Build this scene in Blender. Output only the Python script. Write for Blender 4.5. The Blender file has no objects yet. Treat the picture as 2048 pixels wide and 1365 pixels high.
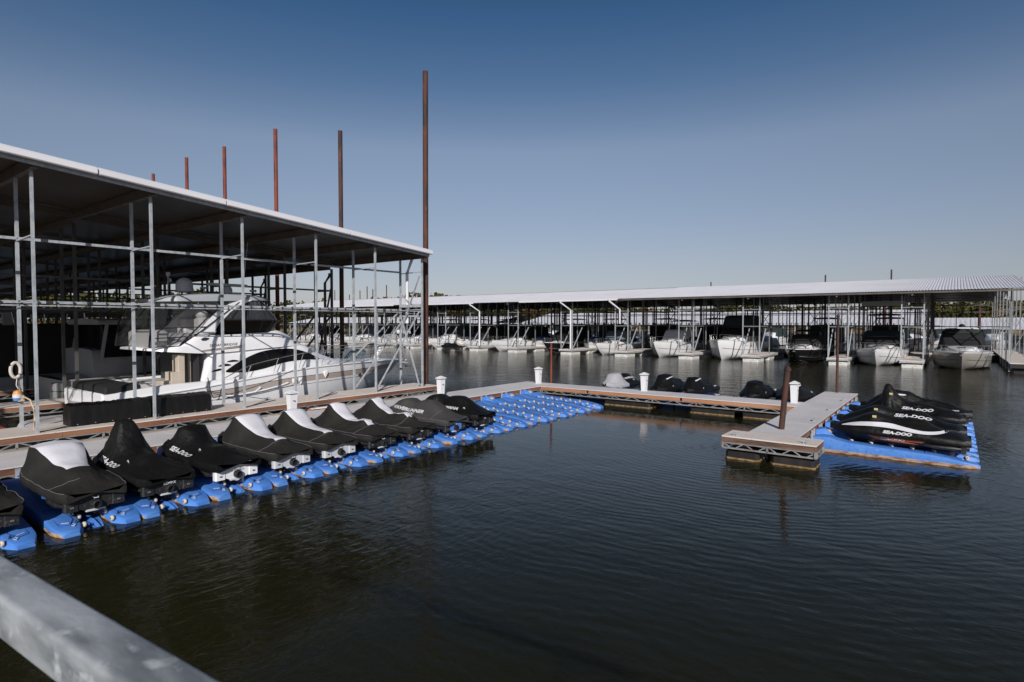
import bpy, bmesh, math, random
from mathutils import Vector, Matrix
from mathutils.bvhtree import BVHTree
R_ = math.radians
rnd = random.Random(7)
sc = bpy.context.scene
C = sc.collection

# ------------------------------------------------------------------ camera, sky, sun, exposure
YAW = 0.6488; PITCH = 0.03204
cam = bpy.data.cameras.new("camera"); camo = bpy.data.objects.new("camera", cam); C.objects.link(camo)
cam.sensor_width = 36; cam.lens = 1170 / 2048 * 36
cam.clip_start = 0.05; cam.clip_end = 3000
camo.location = (0, 0, 3.85); camo.rotation_euler = (math.pi / 2 - PITCH, 0, YAW)
cam.dof.use_dof = True; cam.dof.focus_distance = 22; cam.dof.aperture_fstop = 7.0
sc.camera = camo
SUNDIR = Vector((-0.63, 0.776, 0)).normalized()
ELEV = R_(26.5)
w = bpy.data.worlds.new("World"); sc.world = w; w.use_nodes = True
nt = w.node_tree; bg = nt.nodes["Background"]
sky = nt.nodes.new("ShaderNodeTexSky"); sky.sky_type = 'NISHITA'; sky.sun_disc = False
sky.sun_elevation = ELEV; sky.sun_rotation = math.atan2(-SUNDIR.x, -SUNDIR.y)
sky.air_density = 1.0; sky.dust_density = 0.4; sky.ozone_density = 2.0; sky.altitude = 0
hs = nt.nodes.new("ShaderNodeHueSaturation"); hs.inputs["Saturation"].default_value = 0.88; hs.inputs["Hue"].default_value = 0.497
nt.links.new(sky.outputs[0], hs.inputs["Color"])
# camera-film colour of the clear sky: deeper overhead (unseen zenith darkened further to dim the sheds), paler towards the horizon (by true elevation)
tcw = nt.nodes.new("ShaderNodeTexCoord"); sp_ = nt.nodes.new("ShaderNodeSeparateXYZ"); nt.links.new(tcw.outputs["Generated"], sp_.inputs[0])
rp = nt.nodes.new("ShaderNodeValToRGB"); nt.links.new(sp_.outputs[2], rp.inputs[0]); el = rp.color_ramp.elements
for k_, (z_, c_) in enumerate(((0, (.86, .88, 1.18)), (.05, (1.0, .94, 1.12)), (.098, (1.12, .99, 1.08)), (.276, (1.31, 1.22, 1.25)), (.365, (.74, .91, 1.10)), (.455, (.42, .73, 1.02)), (.62, (.16, .34, .58)), (1, (.06, .15, .28)))):
    e_ = el[0] if k_ == 0 else el[-1] if k_ == 7 else el.new(z_)
    e_.position = z_; e_.color = tuple(c / 1.4 for c in c_) + (1,)
vm = nt.nodes.new("ShaderNodeVectorMath"); vm.operation = 'MULTIPLY'; nt.links.new(hs.outputs[0], vm.inputs[0]); nt.links.new(rp.outputs[0], vm.inputs[1])
vs = nt.nodes.new("ShaderNodeVectorMath"); vs.operation = 'SCALE'; vs.inputs[3].default_value = 1.4; nt.links.new(vm.outputs[0], vs.inputs[0])
nt.links.new(vs.outputs[0], bg.inputs[0])
bg.inputs[1].default_value = 0.06
sl = bpy.data.lights.new("sun", 'SUN'); sl.energy = 4.45; sl.angle = R_(0.5); sl.color = (1, 0.955, 0.91)
so = bpy.data.objects.new("sun", sl); C.objects.link(so); so.location = (20, -30, 40)
ld = Vector((SUNDIR.x * math.cos(ELEV), SUNDIR.y * math.cos(ELEV), -math.sin(ELEV)))
so.rotation_euler = ld.to_track_quat('-Z', 'Y').to_euler()
sc.view_settings.view_transform = 'Standard'; sc.view_settings.look = 'None'
sc.view_settings.exposure = 0.0; sc.view_settings.gamma = 1

# ------------------------------------------------------------------ helpers
def lerp(a, b, t): return a + (b - a) * t
def pw(x, pts):
    """smoothed piecewise interpolation"""
    if x <= pts[0][0]: return pts[0][1]
    for (a, fa), (b, fb) in zip(pts, pts[1:]):
        if x <= b:
            t = (x - a) / (b - a)
            return fa + (fb - fa) * t
    return pts[-1][1]
def pws(x, pts):
    # catmull-rom through the points
    n = len(pts)
    if x <= pts[0][0]: return pts[0][1]
    if x >= pts[-1][0]: return pts[-1][1]
    for i in range(n - 1):
        a, b = pts[i], pts[i + 1]
        if x <= b[0]:
            def sl_(j):
                if j == 0 : return (pts[1][1] - pts[0][1]) / (pts[1][0] - pts[0][0])
                if j == n - 1: return (pts[-1][1] - pts[-2][1]) / (pts[-1][0] - pts[-2][0])
                s0 = (pts[j][1] - pts[j - 1][1]) / (pts[j][0] - pts[j - 1][0]); s1 = (pts[j + 1][1] - pts[j][1]) / (pts[j + 1][0] - pts[j][0])
                if s0 * s1 <= 0: return 0
                return 2 * s0 * s1 / (s0 + s1)
            h = b[0] - a[0]; t = (x - a[0]) / h; m0 = sl_(i) * h; m1 = sl_(i + 1) * h
            return (2*t**3-3*t*t+1)*a[1] + (t**3-2*t*t+t)*m0 + (-2*t**3+3*t*t)*b[1] + (t**3-t*t)*m1

class MB:
    def __init__(s): s.v = []; s.f = []; s.m = []
    def add(s, vs, fs, mi=0):
        o = len(s.v); s.v += [Vector(p) for p in vs]
        for f in fs: s.f.append(tuple(i + o for i in f)); s.m.append(mi)
        return s
    def box(s, x0, x1, y0, y1, z0, z1, mi=0):
        return s.add([(x0,y0,z0),(x1,y0,z0),(x1,y1,z0),(x0,y1,z0),(x0,y0,z1),(x1,y0,z1),(x1,y1,z1),(x0,y1,z1)],
              [(0,3,2,1),(4,5,6,7),(0,1,5,4),(1,2,6,5),(2,3,7,6),(3,0,4,7)], mi)
    def bbox(s, x0, x1, y0, y1, z0, z1, b=0.03, mi=0):
        """box with bevelled vertical and top edges"""
        rings = []
        for z, k in ((z0, 0), (z1 - b, 0), (z1 - b * .3, b * .7), (z1, b * 1.6)):
            c = b
            X0, X1, Y0, Y1 = x0 + k, x1 - k, y0 + k, y1 - k
            rings.append([(X0+c,Y0,z),(X1-c,Y0,z),(X1,Y0+c,z),(X1,Y1-c,z),(X1-c,Y1,z),(X0+c,Y1,z),(X0,Y1-c,z),(X0,Y0+c,z)])
        return s.loft(rings, caps=True, mi=mi)
    def bar(s, p, q, w=.05, h=None, mi=0, up=(0,0,1)):
        p = Vector(p); q = Vector(q); h = h or w; d = (q - p).normalized(); u = Vector(up)
        if abs(d.dot(u)) > .98: u = Vector((0, 1, 0))
        a = d.cross(u).normalized(); b = a.cross(d)
        a *= w / 2; b *= h / 2
        return s.add([p-a-b,p+a-b,p+a+b,p-a+b,q-a-b,q+a-b,q+a+b,q-a+b],
              [(0,1,2,3),(7,6,5,4),(0,4,5,1),(1,5,6,2),(2,6,7,3),(3,7,4,0)], mi)
    def tube(s, pts, r=.02, n=8, mi=0, radii=None, closed=False):
        pts = [Vector(p) for p in pts]; rings = []; up = Vector((0, 0, 1))
        N = len(pts)
        for i, p in enumerate(pts):
            if closed: d = pts[(i+1) % N] - pts[i-1]
            else: d = pts[min(i + 1, N - 1)] - pts[max(i - 1, 0)]
            if d.length < 1e-9: d = Vector((0,0,1))
            d.normalize()
            u = up if abs(d.dot(up)) < .95 else Vector((0, 1, 0))
            a = d.cross(u).normalized(); b = a.cross(d)
            rr = radii[i] if radii else r
            rings.append([p + a * (rr * math.cos(t)) + b * (rr * math.sin(t)) for t in [2*math.pi*k/n for k in range(n)]])
        if closed: rings.append(rings[0])
        return s.loft(rings, caps=not closed, mi=mi)
    def loft(s, rings, closed=True, caps=False, mi=0, mf=None):
        n = len(rings[0]); o = len(s.v)
        for r in rings: s.v += [Vector(p) for p in r]
        for i in range(len(rings) - 1):
            for j in range(n if closed else n - 1):
                k = (j + 1) % n
                s.f.append((o+i*n+j, o+i*n+k, o+(i+1)*n+k, o+(i+1)*n+j)); s.m.append(mf(i, j) if mf else mi)
        if caps:
            s.f.append(tuple(o + j for j in range(n))[::-1]); s.m.append(mi)
            s.f.append(tuple(o + (len(rings)-1)*n + j for j in range(n))); s.m.append(mi)
        return s
    def lathe(s, prof, n=16, c=(0,0,0), mi=0, axis='z'):
        rings = []
        for r, z in prof:
            ring = []
            for k in range(n):
                t = 2*math.pi*k/n
                if axis == 'z': ring.append((c[0]+r*math.cos(t), c[1]+r*math.sin(t), c[2]+z))
                elif axis == 'y': ring.append((c[0]+r*math.cos(t), c[1]+z, c[2]+r*math.sin(t)))
                else: ring.append((c[0]+z, c[1]+r*math.cos(t), c[2]+r*math.sin(t)))
            rings.append(ring)
        return s.loft(rings, caps=True, mi=mi)
    def ell(s, c, rx, ry, rz, n=14, m=8, mi=0):
        rings = []
        for i in range(m + 1):
            a = -math.pi/2 + math.pi * (i + .02) / (m + .04)
            rings.append([(c[0]+rx*math.cos(a)*math.cos(2*math.pi*k/n), c[1]+ry*math.cos(a)*math.sin(2*math.pi*k/n), c[2]+rz*math.sin(a)) for k in range(n)])
        return s.loft(rings, caps=True, mi=mi)
    def bvh(s): return BVHTree.FromPolygons(s.v, s.f)
    def build(s, name, mats, parent=None, sharp=35, rel=True, flip=False):
        me = bpy.data.meshes.new(name)
        pp = parent
        while pp is not None and '_o' not in pp: pp = pp.parent
        org = Vector(pp['_o']) if (pp is not None and rel) else Vector((0, 0, 0))
        me.from_pydata([p - org for p in s.v], [], s.f)
        if not isinstance(mats, (list, tuple)): mats = [mats]
        for m in mats: me.materials.append(m)
        me.polygons.foreach_set('material_index', s.m)
        bm = bmesh.new(); bm.from_mesh(me)
        if not flip: bmesh.ops.recalc_face_normals(bm, faces=bm.faces)
        for f in bm.faces: f.smooth = sharp > 0
        if sharp > 0:
            for e in bm.edges:
                if len(e.link_faces) == 2 and e.calc_face_angle(0) > R_(sharp): e.smooth = False
        bm.to_mesh(me); bm.free()
        o = bpy.data.objects.new(name, me); C.objects.link(o)
        if parent is not None: o.parent = parent
        return o

def tag(o, label=None, cat=None, group=None, kind=None):
    if label: o['label'] = label
    if cat: o['category'] = cat
    if group: o['group'] = group
    if kind: o['kind'] = kind
    return o
def thing(name, label, cat, loc=(0,0,0), rz=0, group=None, world=False):
    o = bpy.data.objects.new(name, None); C.objects.link(o); o.empty_display_size = .2
    o.location = loc; o.rotation_euler = (0, 0, rz)
    o['_o'] = tuple(loc) if world else (0.0, 0.0, 0.0)
    return tag(o, label, cat, group)
def kids(o): return [c for c in ALLK.get(o.name, [])]
def copy_thing(src, loc, rz, label, group=None):
    def rec(o, par):
        c = o.copy(); C.objects.link(c)
        if par is not None: c.parent = par
        for ch in list(o.children): rec(ch, c)
        return c
    r = rec(src, None); r.location = loc; r.rotation_euler = (0, 0, rz)
    r['label'] = label
    if group: r['group'] = group
    return r

# ------------------------------------------------------------------ materials
def mat(name, col, rough=.5, metal=0, spec=.5, noise=None, bump=None, coat=0, alpha=None, trans=0, ior=1.5, rand=0):
    """noise = list of (scale xyz, colour2, lo, hi, detail);  bump = (scale xyz, strength, dist)"""
    m = bpy.data.materials.new(name); m.use_nodes = True; t = m.node_tree; b = t.nodes["Principled BSDF"]
    b.inputs["Roughness"].default_value = rough; b.inputs["Metallic"].default_value = metal
    b.inputs["Specular IOR Level"].default_value = spec; b.inputs["IOR"].default_value = ior
    b.inputs["Coat Weight"].default_value = coat; b.inputs["Transmission Weight"].default_value = trans
    if alpha is not None: b.inputs["Alpha"].default_value = alpha
    tc = t.nodes.new("ShaderNodeTexCoord")
    cur = None
    for nz in noise or []:
        mp = t.nodes.new("ShaderNodeMapping"); mp.inputs["Scale"].default_value = nz[0]; t.links.new(tc.outputs["Object"], mp.inputs[0])
        n = t.nodes.new("ShaderNodeTexNoise"); n.inputs["Scale"].default_value = 1; n.inputs["Detail"].default_value = nz[4] if len(nz) > 4 else 4
        t.links.new(mp.outputs[0], n.inputs[0])
        r = t.nodes.new("ShaderNodeMapRange"); r.inputs[1].default_value = nz[2]; r.inputs[2].default_value = nz[3]; t.links.new(n.outputs[0], r.inputs[0])
        mx = t.nodes.new("ShaderNodeMix"); mx.data_type = 'RGBA'; t.links.new(r.outputs[0], mx.inputs[0])
        if cur is None: mx.inputs[6].default_value = (*col, 1)
        else: t.links.new(cur, mx.inputs[6])
        mx.inputs[7].default_value = (*nz[1], 1); cur = mx.outputs[2]
    if rand:
        oi = t.nodes.new("ShaderNodeObjectInfo"); hs = t.nodes.new("ShaderNodeHueSaturation")
        r = t.nodes.new("ShaderNodeMapRange"); r.inputs[3].default_value = 1 - rand; r.inputs[4].default_value = 1 + rand
        t.links.new(oi.outputs["Random"], r.inputs[0]); t.links.new(r.outputs[0], hs.inputs["Value"])
        if cur is None: hs.inputs["Color"].default_value = (*col, 1)
        else: t.links.new(cur, hs.inputs["Color"])
        cur = hs.outputs[0]
    if cur is None: b.inputs["Base Color"].default_value = (*col, 1)
    else: t.links.new(cur, b.inputs["Base Color"])
    if bump:
        mp = t.nodes.new("ShaderNodeMapping"); mp.inputs["Scale"].default_value = bump[0]; t.links.new(tc.outputs["Object"], mp.inputs[0])
        n = t.nodes.new("ShaderNodeTexNoise"); n.inputs["Scale"].default_value = 1; n.inputs["Detail"].default_value = 5; t.links.new(mp.outputs[0], n.inputs[0])
        bp = t.nodes.new("ShaderNodeBump"); bp.inputs["Strength"].default_value = bump[1]; bp.inputs["Distance"].default_value = bump[2]
        t.links.new(n.outputs[0], bp.inputs["Height"]); t.links.new(bp.outputs[0], b.inputs["Normal"])
    return m
M = {}
M['galv'] = mat('galvanized steel', (.39,.415,.44), .55, .12, noise=[((9,9,6),(.28,.30,.325),.4,.65),((1.5,1.5,1.5),(.47,.49,.51),.5,.8),((3,3,1.2),(.30,.20,.14),.70,.80)])
M['rail'] = mat('weathered galvanized rail', (.36,.385,.40), .62, .25, noise=[((9,30,30),(.19,.205,.22),.40,.62,7),((22,30,30),(.58,.60,.62),.60,.74,5),((3,9,9),(.46,.48,.50),.45,.65)], bump=((30,60,60),.15,.01))
M['roof'] = mat('white metal roof', (.69,.68,.71), .45, 0, noise=[((.3,.3,.3),(.62,.61,.64),.45,.7)], rand=.02)
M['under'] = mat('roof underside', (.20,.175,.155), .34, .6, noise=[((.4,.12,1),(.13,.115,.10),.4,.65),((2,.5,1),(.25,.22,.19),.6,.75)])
M['galvshade'] = mat('shade-darkened galvanized steel', (.085,.082,.08), .6, .2, noise=[((2,2,2),(.05,.048,.046),.4,.7)])  # galvanized steel with the shade under the roofs darkened into its colour
M['rafter'] = mat('painted rafter', (.12,.10,.085), .6, noise=[((2,2,2),(.07,.06,.055),.4,.7)])
M['rust'] = mat('rusty pile', (.078,.027,.016), .8, noise=[((5,5,.9),(.026,.017,.015),.42,.58,6),((9,9,2),(.13,.045,.022),.55,.7,6)], bump=((14,14,5),.3,.01))
M['rustred'] = mat('red rusty pile', (.20,.040,.020), .75, noise=[((6,6,1.2),(.07,.022,.015),.48,.64,6)], bump=((14,14,5),.3,.01))
M['wood'] = mat('weathered red-brown plank', (.17,.062,.034), .8, noise=[((.9,.9,9),(.11,.045,.028),.45,.65,6),((5,5,40),(.33,.17,.11),.58,.75,6),((.22,.22,.1),(.30,.14,.075),.5,.7,2)], bump=((3,3,50),.4,.006))
M['woodo'] = mat('orange-brown plank', (.40,.17,.075), .8, noise=[((.9,.9,9),(.22,.09,.045),.5,.7,6),((4,4,40),(.48,.27,.17),.6,.75,6),((.3,.3,.1),(.46,.21,.11),.5,.7,2)], bump=((3,3,50),.4,.006))
M['truss'] = mat('dull truss steel', (.27,.27,.27), .6, .1, noise=[((4,4,4),(.17,.16,.15),.42,.68),((7,7,7),(.20,.10,.06),.66,.78)])
M['deck'] = mat('grey deck panel', (.62,.59,.59), .78, noise=[((1.1,1.1,1),(.53,.51,.515),.4,.7,5),((5,5,1),(.42,.40,.385),.66,.78,6),((22,22,1),(.68,.66,.67),.55,.8,3)], bump=((60,60,10),.15,.003))
M['deckb'] = mat('beige deck panel', (.66,.585,.535), .8, noise=[((.8,.8,1),(.57,.495,.445),.4,.7,6),((4,4,1),(.34,.28,.24),.66,.78,6),((16,16,1),(.70,.64,.60),.55,.8,3)], bump=((50,50,10),.2,.003))
M['cream'] = mat('weathered concrete beam', (.50,.44,.36), .85, noise=[((1.2,1.2,3),(.37,.31,.24),.45,.68,6),((3,2,6),(.06,.055,.03),.66,.74,6)], bump=((20,20,20),.3,.01))
M['float'] = mat('black plastic float', (.016,.015,.014), .5, noise=[((3,3,1.2),(.04,.03,.025),.5,.75,5)], bump=((6,6,3),.3,.01))
M['scum'] = mat('waterline scum', (.27,.18,.10), .9, noise=[((9,9,14),(.14,.085,.02),.42,.6,6)], bump=((30,30,30),.6,.015))
M['foam'] = mat('white float box', (.62,.61,.58), .75, noise=[((3,3,4),(.44,.41,.35),.5,.7),((6,6,9),(.22,.17,.10),.62,.74)])
M['joint'] = mat('dark joint', (.03,.03,.03), .9)
M['blue'] = mat('blue moulded plastic', (.062,.195,.56), .55, noise=[((2.2,2.2,2.2),(.09,.24,.60),.45,.7,6),((14,3,10),(.02,.11,.45),.55,.75,6),((9,9,30),(.34,.38,.50),.70,.76,6)], rand=.06, bump=((5,5,5),.12,.01))
M['lscum'] = mat('scum line on plastic', (.42,.30,.22), .9, noise=[((5,5,20),(.17,.09,.045),.42,.62,6),((3,3,8),(.10,.16,.42),.6,.66)], bump=((30,30,30),.5,.01))
M['wheel'] = mat('cream roller', (.62,.53,.42), .6, noise=[((20,20,20),(.48,.40,.30),.5,.7)])
M['hub'] = mat('dark roller hub', (.03,.03,.035), .5)
M['cblack'] = mat('black cover cloth', (.0045,.0042,.0039), .5, spec=.30, noise=[((1.5,2,2),(.007,.0065,.006),.4,.7)], bump=((3.5,6,5),.9,.05), rand=.15)
M['cchar'] = mat('charcoal cover cloth', (.018,.0167,.015), .8, spec=.22, noise=[((1.2,2,2),(.024,.022,.0195),.4,.7)], bump=((3,5.5,5),.9,.045), rand=.08)
M['cwhite'] = mat('white cover cloth', (.62,.61,.65), .8, noise=[((1.5,3,3),(.56,.55,.59),.45,.7)], bump=((3,4,4),.5,.025))
M['cgrey'] = mat('grey cover cloth', (.34,.34,.36), .8, bump=((3,4,4),.5,.02))
M['cdgrey'] = mat('dark grey cover cloth', (.040,.037,.037), .8, noise=[((1.5,3,3),(.032,.03,.03),.45,.7)], bump=((3,4,4),.4,.02))
M['letter'] = mat('white lettering', (.55,.55,.57), .6)
M['lettergrey'] = mat('grey lettering', (.12,.12,.13), .6)
M['orange'] = mat('orange graphic', (.62,.14,.04), .5)
M['yellow'] = mat('pale yellow', (.55,.45,.22), .6)
M['gel'] = mat('white gelcoat', (.76,.76,.775), .16, noise=[((.8,.8,.8),(.73,.73,.74),.4,.7)], coat=.3)
M['gelgrey'] = mat('warm grey hull paint', (.36,.34,.31), .18, coat=.3)
M['gelshade'] = mat('shade-darkened white gelcoat', (.27,.28,.285), .3, noise=[((.8,.8,.8),(.22,.225,.23),.4,.7)])  # white gelcoat greyed in colour to imitate the shelter's shade
M['geldark'] = mat('black hull paint', (.012,.012,.014), .12, coat=.4)
M['stripe'] = mat('taupe hull stripe', (.38,.32,.29), .3)
M['line'] = mat('dark line', (.03,.028,.03), .5)
M['tan'] = mat('tan cockpit moulding', (.52,.45,.37), .5, noise=[((2,2,2),(.46,.39,.31),.4,.7)])
M['glass'] = mat('tinted glass', (.006,.005,.0045), .08, spec=.28)
M['vinyl'] = mat('clear vinyl enclosure', (.05,.05,.052), .12, alpha=.34, spec=.6, bump=((2,2,1.2),.4,.03))
M['vinyld'] = mat('smoked vinyl panel', (.05,.055,.06), .14, alpha=.70, spec=.6, bump=((2,2,1.2),.35,.03))
M['canvas'] = mat('black canvas', (.008,.008,.009), .8, bump=((3,3,3),.4,.02))
M['canvasg'] = mat('dark teal canvas', (.020,.031,.033), .8, bump=((2,2,2),.4,.03))
M['canvasb'] = mat('blue grey canvas', (.10,.125,.155), .8, bump=((2,2,2),.4,.03))
M['bluetarp'] = mat('blue tarp', (.03,.07,.20), .7, bump=((2,2,2),.4,.03))
M['hard'] = mat('grey hardtop', (.34,.365,.385), .35)
M['steel'] = mat('stainless rail', (.62,.60,.58), .22, .9)
M['radar'] = mat('radar dome plastic', (.45,.47,.49), .4)
M['rope'] = mat('dark rope', (.02,.02,.022), .9)
M['ropew'] = mat('off-white rope', (.55,.50,.46), .9, noise=[((30,30,30),(.42,.16,.12),.62,.7)])
M['hose'] = mat('tan hose', (.50,.40,.27), .6)
M['redp'] = mat('red painted deck', (.33,.06,.035), .7, noise=[((1,3,1),(.24,.045,.03),.4,.7)])
M['box'] = mat('black box cover', (.0045,.004,.0038), .5, spec=.35, bump=((5,5,5),.6,.03))
M['seat'] = mat('pale upholstery', (.55,.54,.53), .5)
M['shadowdark'] = mat('dark machinery', (.015,.015,.016), .5, noise=[((20,20,20),(.05,.05,.055),.55,.7)])  # dark plastic and metal of watercraft hulls and jet gear
M['orangefloat'] = mat('orange float', (.60,.26,.07), .5)
M['ltgrey'] = mat('light grey plastic', (.50,.52,.55), .4)

# ------------------------------------------------------------------ text and decals
_tc = {}
def text_mesh(s, size, shear=0, bold=0):
    key = (s, size, shear, bold)
    if key in _tc: return _tc[key]
    cu = bpy.data.curves.new("t", 'FONT'); cu.body = s; cu.size = size; cu.shear = shear; cu.offset = bold
    cu.align_x = 'CENTER'; cu.align_y = 'CENTER'; cu.resolution_u = 3
    o = bpy.data.objects.new("t", cu); C.objects.link(o)
    bpy.context.view_layer.update()
    me = o.evaluated_get(bpy.context.evaluated_depsgraph_get()).to_mesh()
    r = ([tuple(v.co) for v in me.vertices], [tuple(p.vertices) for p in me.polygons])
    o.to_mesh_clear(); bpy.data.objects.remove(o); bpy.data.curves.remove(cu)
    _tc[key] = r
    return r
def project(tree, pt, d, off):
    d = Vector(d); o = Vector(pt) - d * 6
    h = tree.ray_cast(o, d)
    if h[0] is None:
        h = tree.find_nearest(Vector(pt))
    n = h[1]
    if n.dot(d) > 0: n = -n
    return h[0] + n * off
def lettering(tree, s, size, x, z, name, m, parent, side=-1, rot=0, shear=.25, bold=.0, sx=1.0, off=.006, strip=True):
    vs, fs = text_mesh(s, size, shear, bold)
    mb = MB(); c, sn = math.cos(rot), math.sin(rot); out = []
    for a, b, _ in vs:
        a *= sx; A = a * c - b * sn; B = a * sn + b * c
        X = x + A * (-side)
        out.append(project(tree, (X, 0, z + B), (0, -side, 0), off))
    mb.add(out, fs)
    return mb.build(name, m, parent, sharp=0, rel=False)
def decal(tree, poly, d, off, name, m, parent, cell=.15, axis='xz', base=0, rel=False, mb_only=False):
    """2-D outline (x,z) laid on the surface behind it along d; densified so it follows the curve"""
    bm = bmesh.new()
    vs = [bm.verts.new((p[0], 0, p[1])) if axis == 'xz' else bm.verts.new((p[0], p[1], 0)) for p in poly]
    f = bm.faces.new(vs); 
    xs = [p[0] for p in poly]; zs = [p[1] for p in poly]
    k = math.floor(min(xs)/cell)*cell
    while k < max(xs):
        g = bm.verts[:] + bm.edges[:] + bm.faces[:]
        bmesh.ops.bisect_plane(bm, geom=g, plane_co=(k,0,0), plane_no=(1,0,0)); k += cell
    k = math.floor(min(zs)/cell)*cell
    while k < max(zs):
        g = bm.verts[:] + bm.edges[:] + bm.faces[:]
        if axis == 'xz': bmesh.ops.bisect_plane(bm, geom=g, plane_co=(0,0,k), plane_no=(0,0,1))
        else: bmesh.ops.bisect_plane(bm, geom=g, plane_co=(0,k,0), plane_no=(0,1,0))
        k += cell
    bmesh.ops.triangulate(bm, faces=bm.faces[:])
    bm.verts.ensure_lookup_table(); bm.verts.index_update()
    mb = MB(); mb.add([project(tree, v.co, d, off) for v in bm.verts], [tuple(v.index for v in q.verts) for q in bm.faces])
    bm.free()
    if mb_only: return mb
    return mb.build(name, m, parent, rel=rel)
def sline(pts, n=6):
    """smooth a 2-D closed outline"""
    out = []; N = len(pts)
    for i in range(N):
        p0, p1, p2, p3 = pts[i-1], pts[i], pts[(i+1)%N], pts[(i+2)%N]
        for k in range(n):
            t = k/n
            out.append(tuple(.5*((2*p1[j])+(-p0[j]+p2[j])*t+(2*p0[j]-5*p1[j]+4*p2[j]-p3[j])*t*t+(-p0[j]+3*p1[j]-3*p2[j]+p3[j])*t**3) for j in (0,1)))
    return out

exec_parts = []
# ------------------------------------------------------------------ water
def build_water():
    m = bpy.data.materials.new('lake water'); m.use_nodes = True; t = m.node_tree; b = t.nodes["Principled BSDF"]
    L = t.links.new; N = t.nodes.new
    b.inputs["Base Color"].default_value = (.0150, .0140, .0052, 1); b.inputs["Roughness"].default_value = .04
    b.inputs["IOR"].default_value = 1.333; b.subsurface_method = 'BURLEY'; b.inputs["Subsurface Weight"].default_value = 1; b.inputs["Subsurface Radius"].default_value = (1, .9, .6); b.inputs["Subsurface Scale"].default_value = 1.6; b.inputs["Specular IOR Level"].default_value = .31; b.inputs["Specular Tint"].default_value = (1, .97, .66, 1)
    g = N("ShaderNodeNewGeometry")
    def noise(scale, rot, det, dist=0):
        mp = N("ShaderNodeMapping"); mp.inputs["Scale"].default_value = scale; mp.inputs["Rotation"].default_value = (0,0,rot)
        L(g.outputs["Position"], mp.inputs[0]); n = N("ShaderNodeTexNoise"); n.inputs["Scale"].default_value = 1
        n.inputs["Detail"].default_value = det; n.inputs["Distortion"].default_value = dist; L(mp.outputs[0], n.inputs[0]); return n.outputs[0]
    def mth(op, a, b_=None, c=None):
        q = N("ShaderNodeMath"); q.operation = op
        for i, x in enumerate((a, b_, c)):
            if x is None: continue
            if isinstance(x, (int, float)): q.inputs[i].default_value = x
            else: L(x, q.inputs[i])
        return q.outputs[0]
    def rng(v, a, b_, c, d, smooth=True):
        q = N("ShaderNodeMapRange"); 
        if smooth: q.interpolation_type = 'SMOOTHSTEP'
        L(v, q.inputs[0])
        for i, x in enumerate((a, b_, c, d)): q.inputs[i+1].default_value = x
        return q.outputs[0]
    sep = N("ShaderNodeSeparateXYZ"); L(g.outputs["Position"], sep.inputs[0]); u, v = sep.outputs[0], sep.outputs[1]
    big = noise((.12, .12, .12), 0, 2)
    swell = noise((.9, 1.7, 1), .5, 2, .3)
    fine = noise((4.2, 7.5, 1), -.3, 3, .4)
    micro = noise((14, 22, 1), .2, 2)
    # rings spreading from the open water right of the basin
    def rings(cx, cy, freq, dec):
        dx = mth('SUBTRACT', u, cx); dy = mth('SUBTRACT', v, cy)
        r = mth('SQRT', mth('ADD', mth('MULTIPLY', dx, dx), mth('MULTIPLY', dy, dy)))
        r2 = mth('ADD', r, mth('MULTIPLY', mth('SUBTRACT', noise((.35,.35,1), 0, 2), .5), dec))
        return mth('SINE', mth('MULTIPLY', r2, freq)), r
    r1, d1 = rings(-5.5, 19.5, 25.0, 1.3)
    r2, d2 = rings(-13.0, 2.0, 15.0, 1.5)
    # calm patch in the basin
    calm = mth('MULTIPLY', rng(u, -6.5, -3.0, 0, 1), 1)          # 0 inside the basin, 1 right of it
    back = rng(v, 24, 30, 0, 1)
    rough = mth('MAXIMUM', calm, back)
    rr = mth('MULTIPLY', r1, mth('MULTIPLY', rng(d1, 1.5, 20, 1, .25), rng(u, -10.5, -4.0, 0.03, 1)))
    rr = mth('MULTIPLY', rr, rng(v, 22, 30, 1, 0))
    rl = mth('MULTIPLY', r2, rng(d2, 1.0, 9, .8, .0))
    near = mth('MULTIPLY', rng(v, 9, 17, 1, 0), rng(u, -3, -9, 0, 1))
    h = mth('MULTIPLY', swell, mth('ADD', rng(rough, 0, 1, .006, .015), mth('MULTIPLY', near, .012)))
    h = mth('ADD', h, mth('MULTIPLY', mth('MULTIPLY', noise((5.5, 2.6, 1), .9, 4, 1.2), near), .010))
    h = mth('ADD', h, mth('MULTIPLY', mth('MULTIPLY', fine, mth('ADD', mth('MULTIPLY', back, .013), rng(calm, 0, 1, .0026, .0050))), rng(big, .35, .65, .7, 1.3)))
    h = mth('ADD', h, mth('MULTIPLY', micro, mth('ADD', mth('MULTIPLY', back, .0030), rng(calm, 0, 1, .0004, .0012))))
    h = mth('ADD', h, mth('MULTIPLY', rr, .0013))
    h = mth('ADD', h, mth('MULTIPLY', mth('MULTIPLY', noise((.45, 1.5, 1), .64, 3, .5), back), .045))
    h = mth('ADD', h, mth('MULTIPLY', rl, .0016))
    bp = N("ShaderNodeBump"); bp.inputs["Strength"].default_value = 1; bp.inputs["Distance"].default_value = 1
    L(h, bp.inputs["Height"]); L(bp.outputs[0], b.inputs["Normal"])
    mb = MB(); mb.add([(-900,-300,0),(500,-300,0),(500,330,0),(-900,330,0)], [(0,1,2,3)])
    o = mb.build('water', m, sharp=0); tag(o, kind='structure')
build_water()
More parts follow.
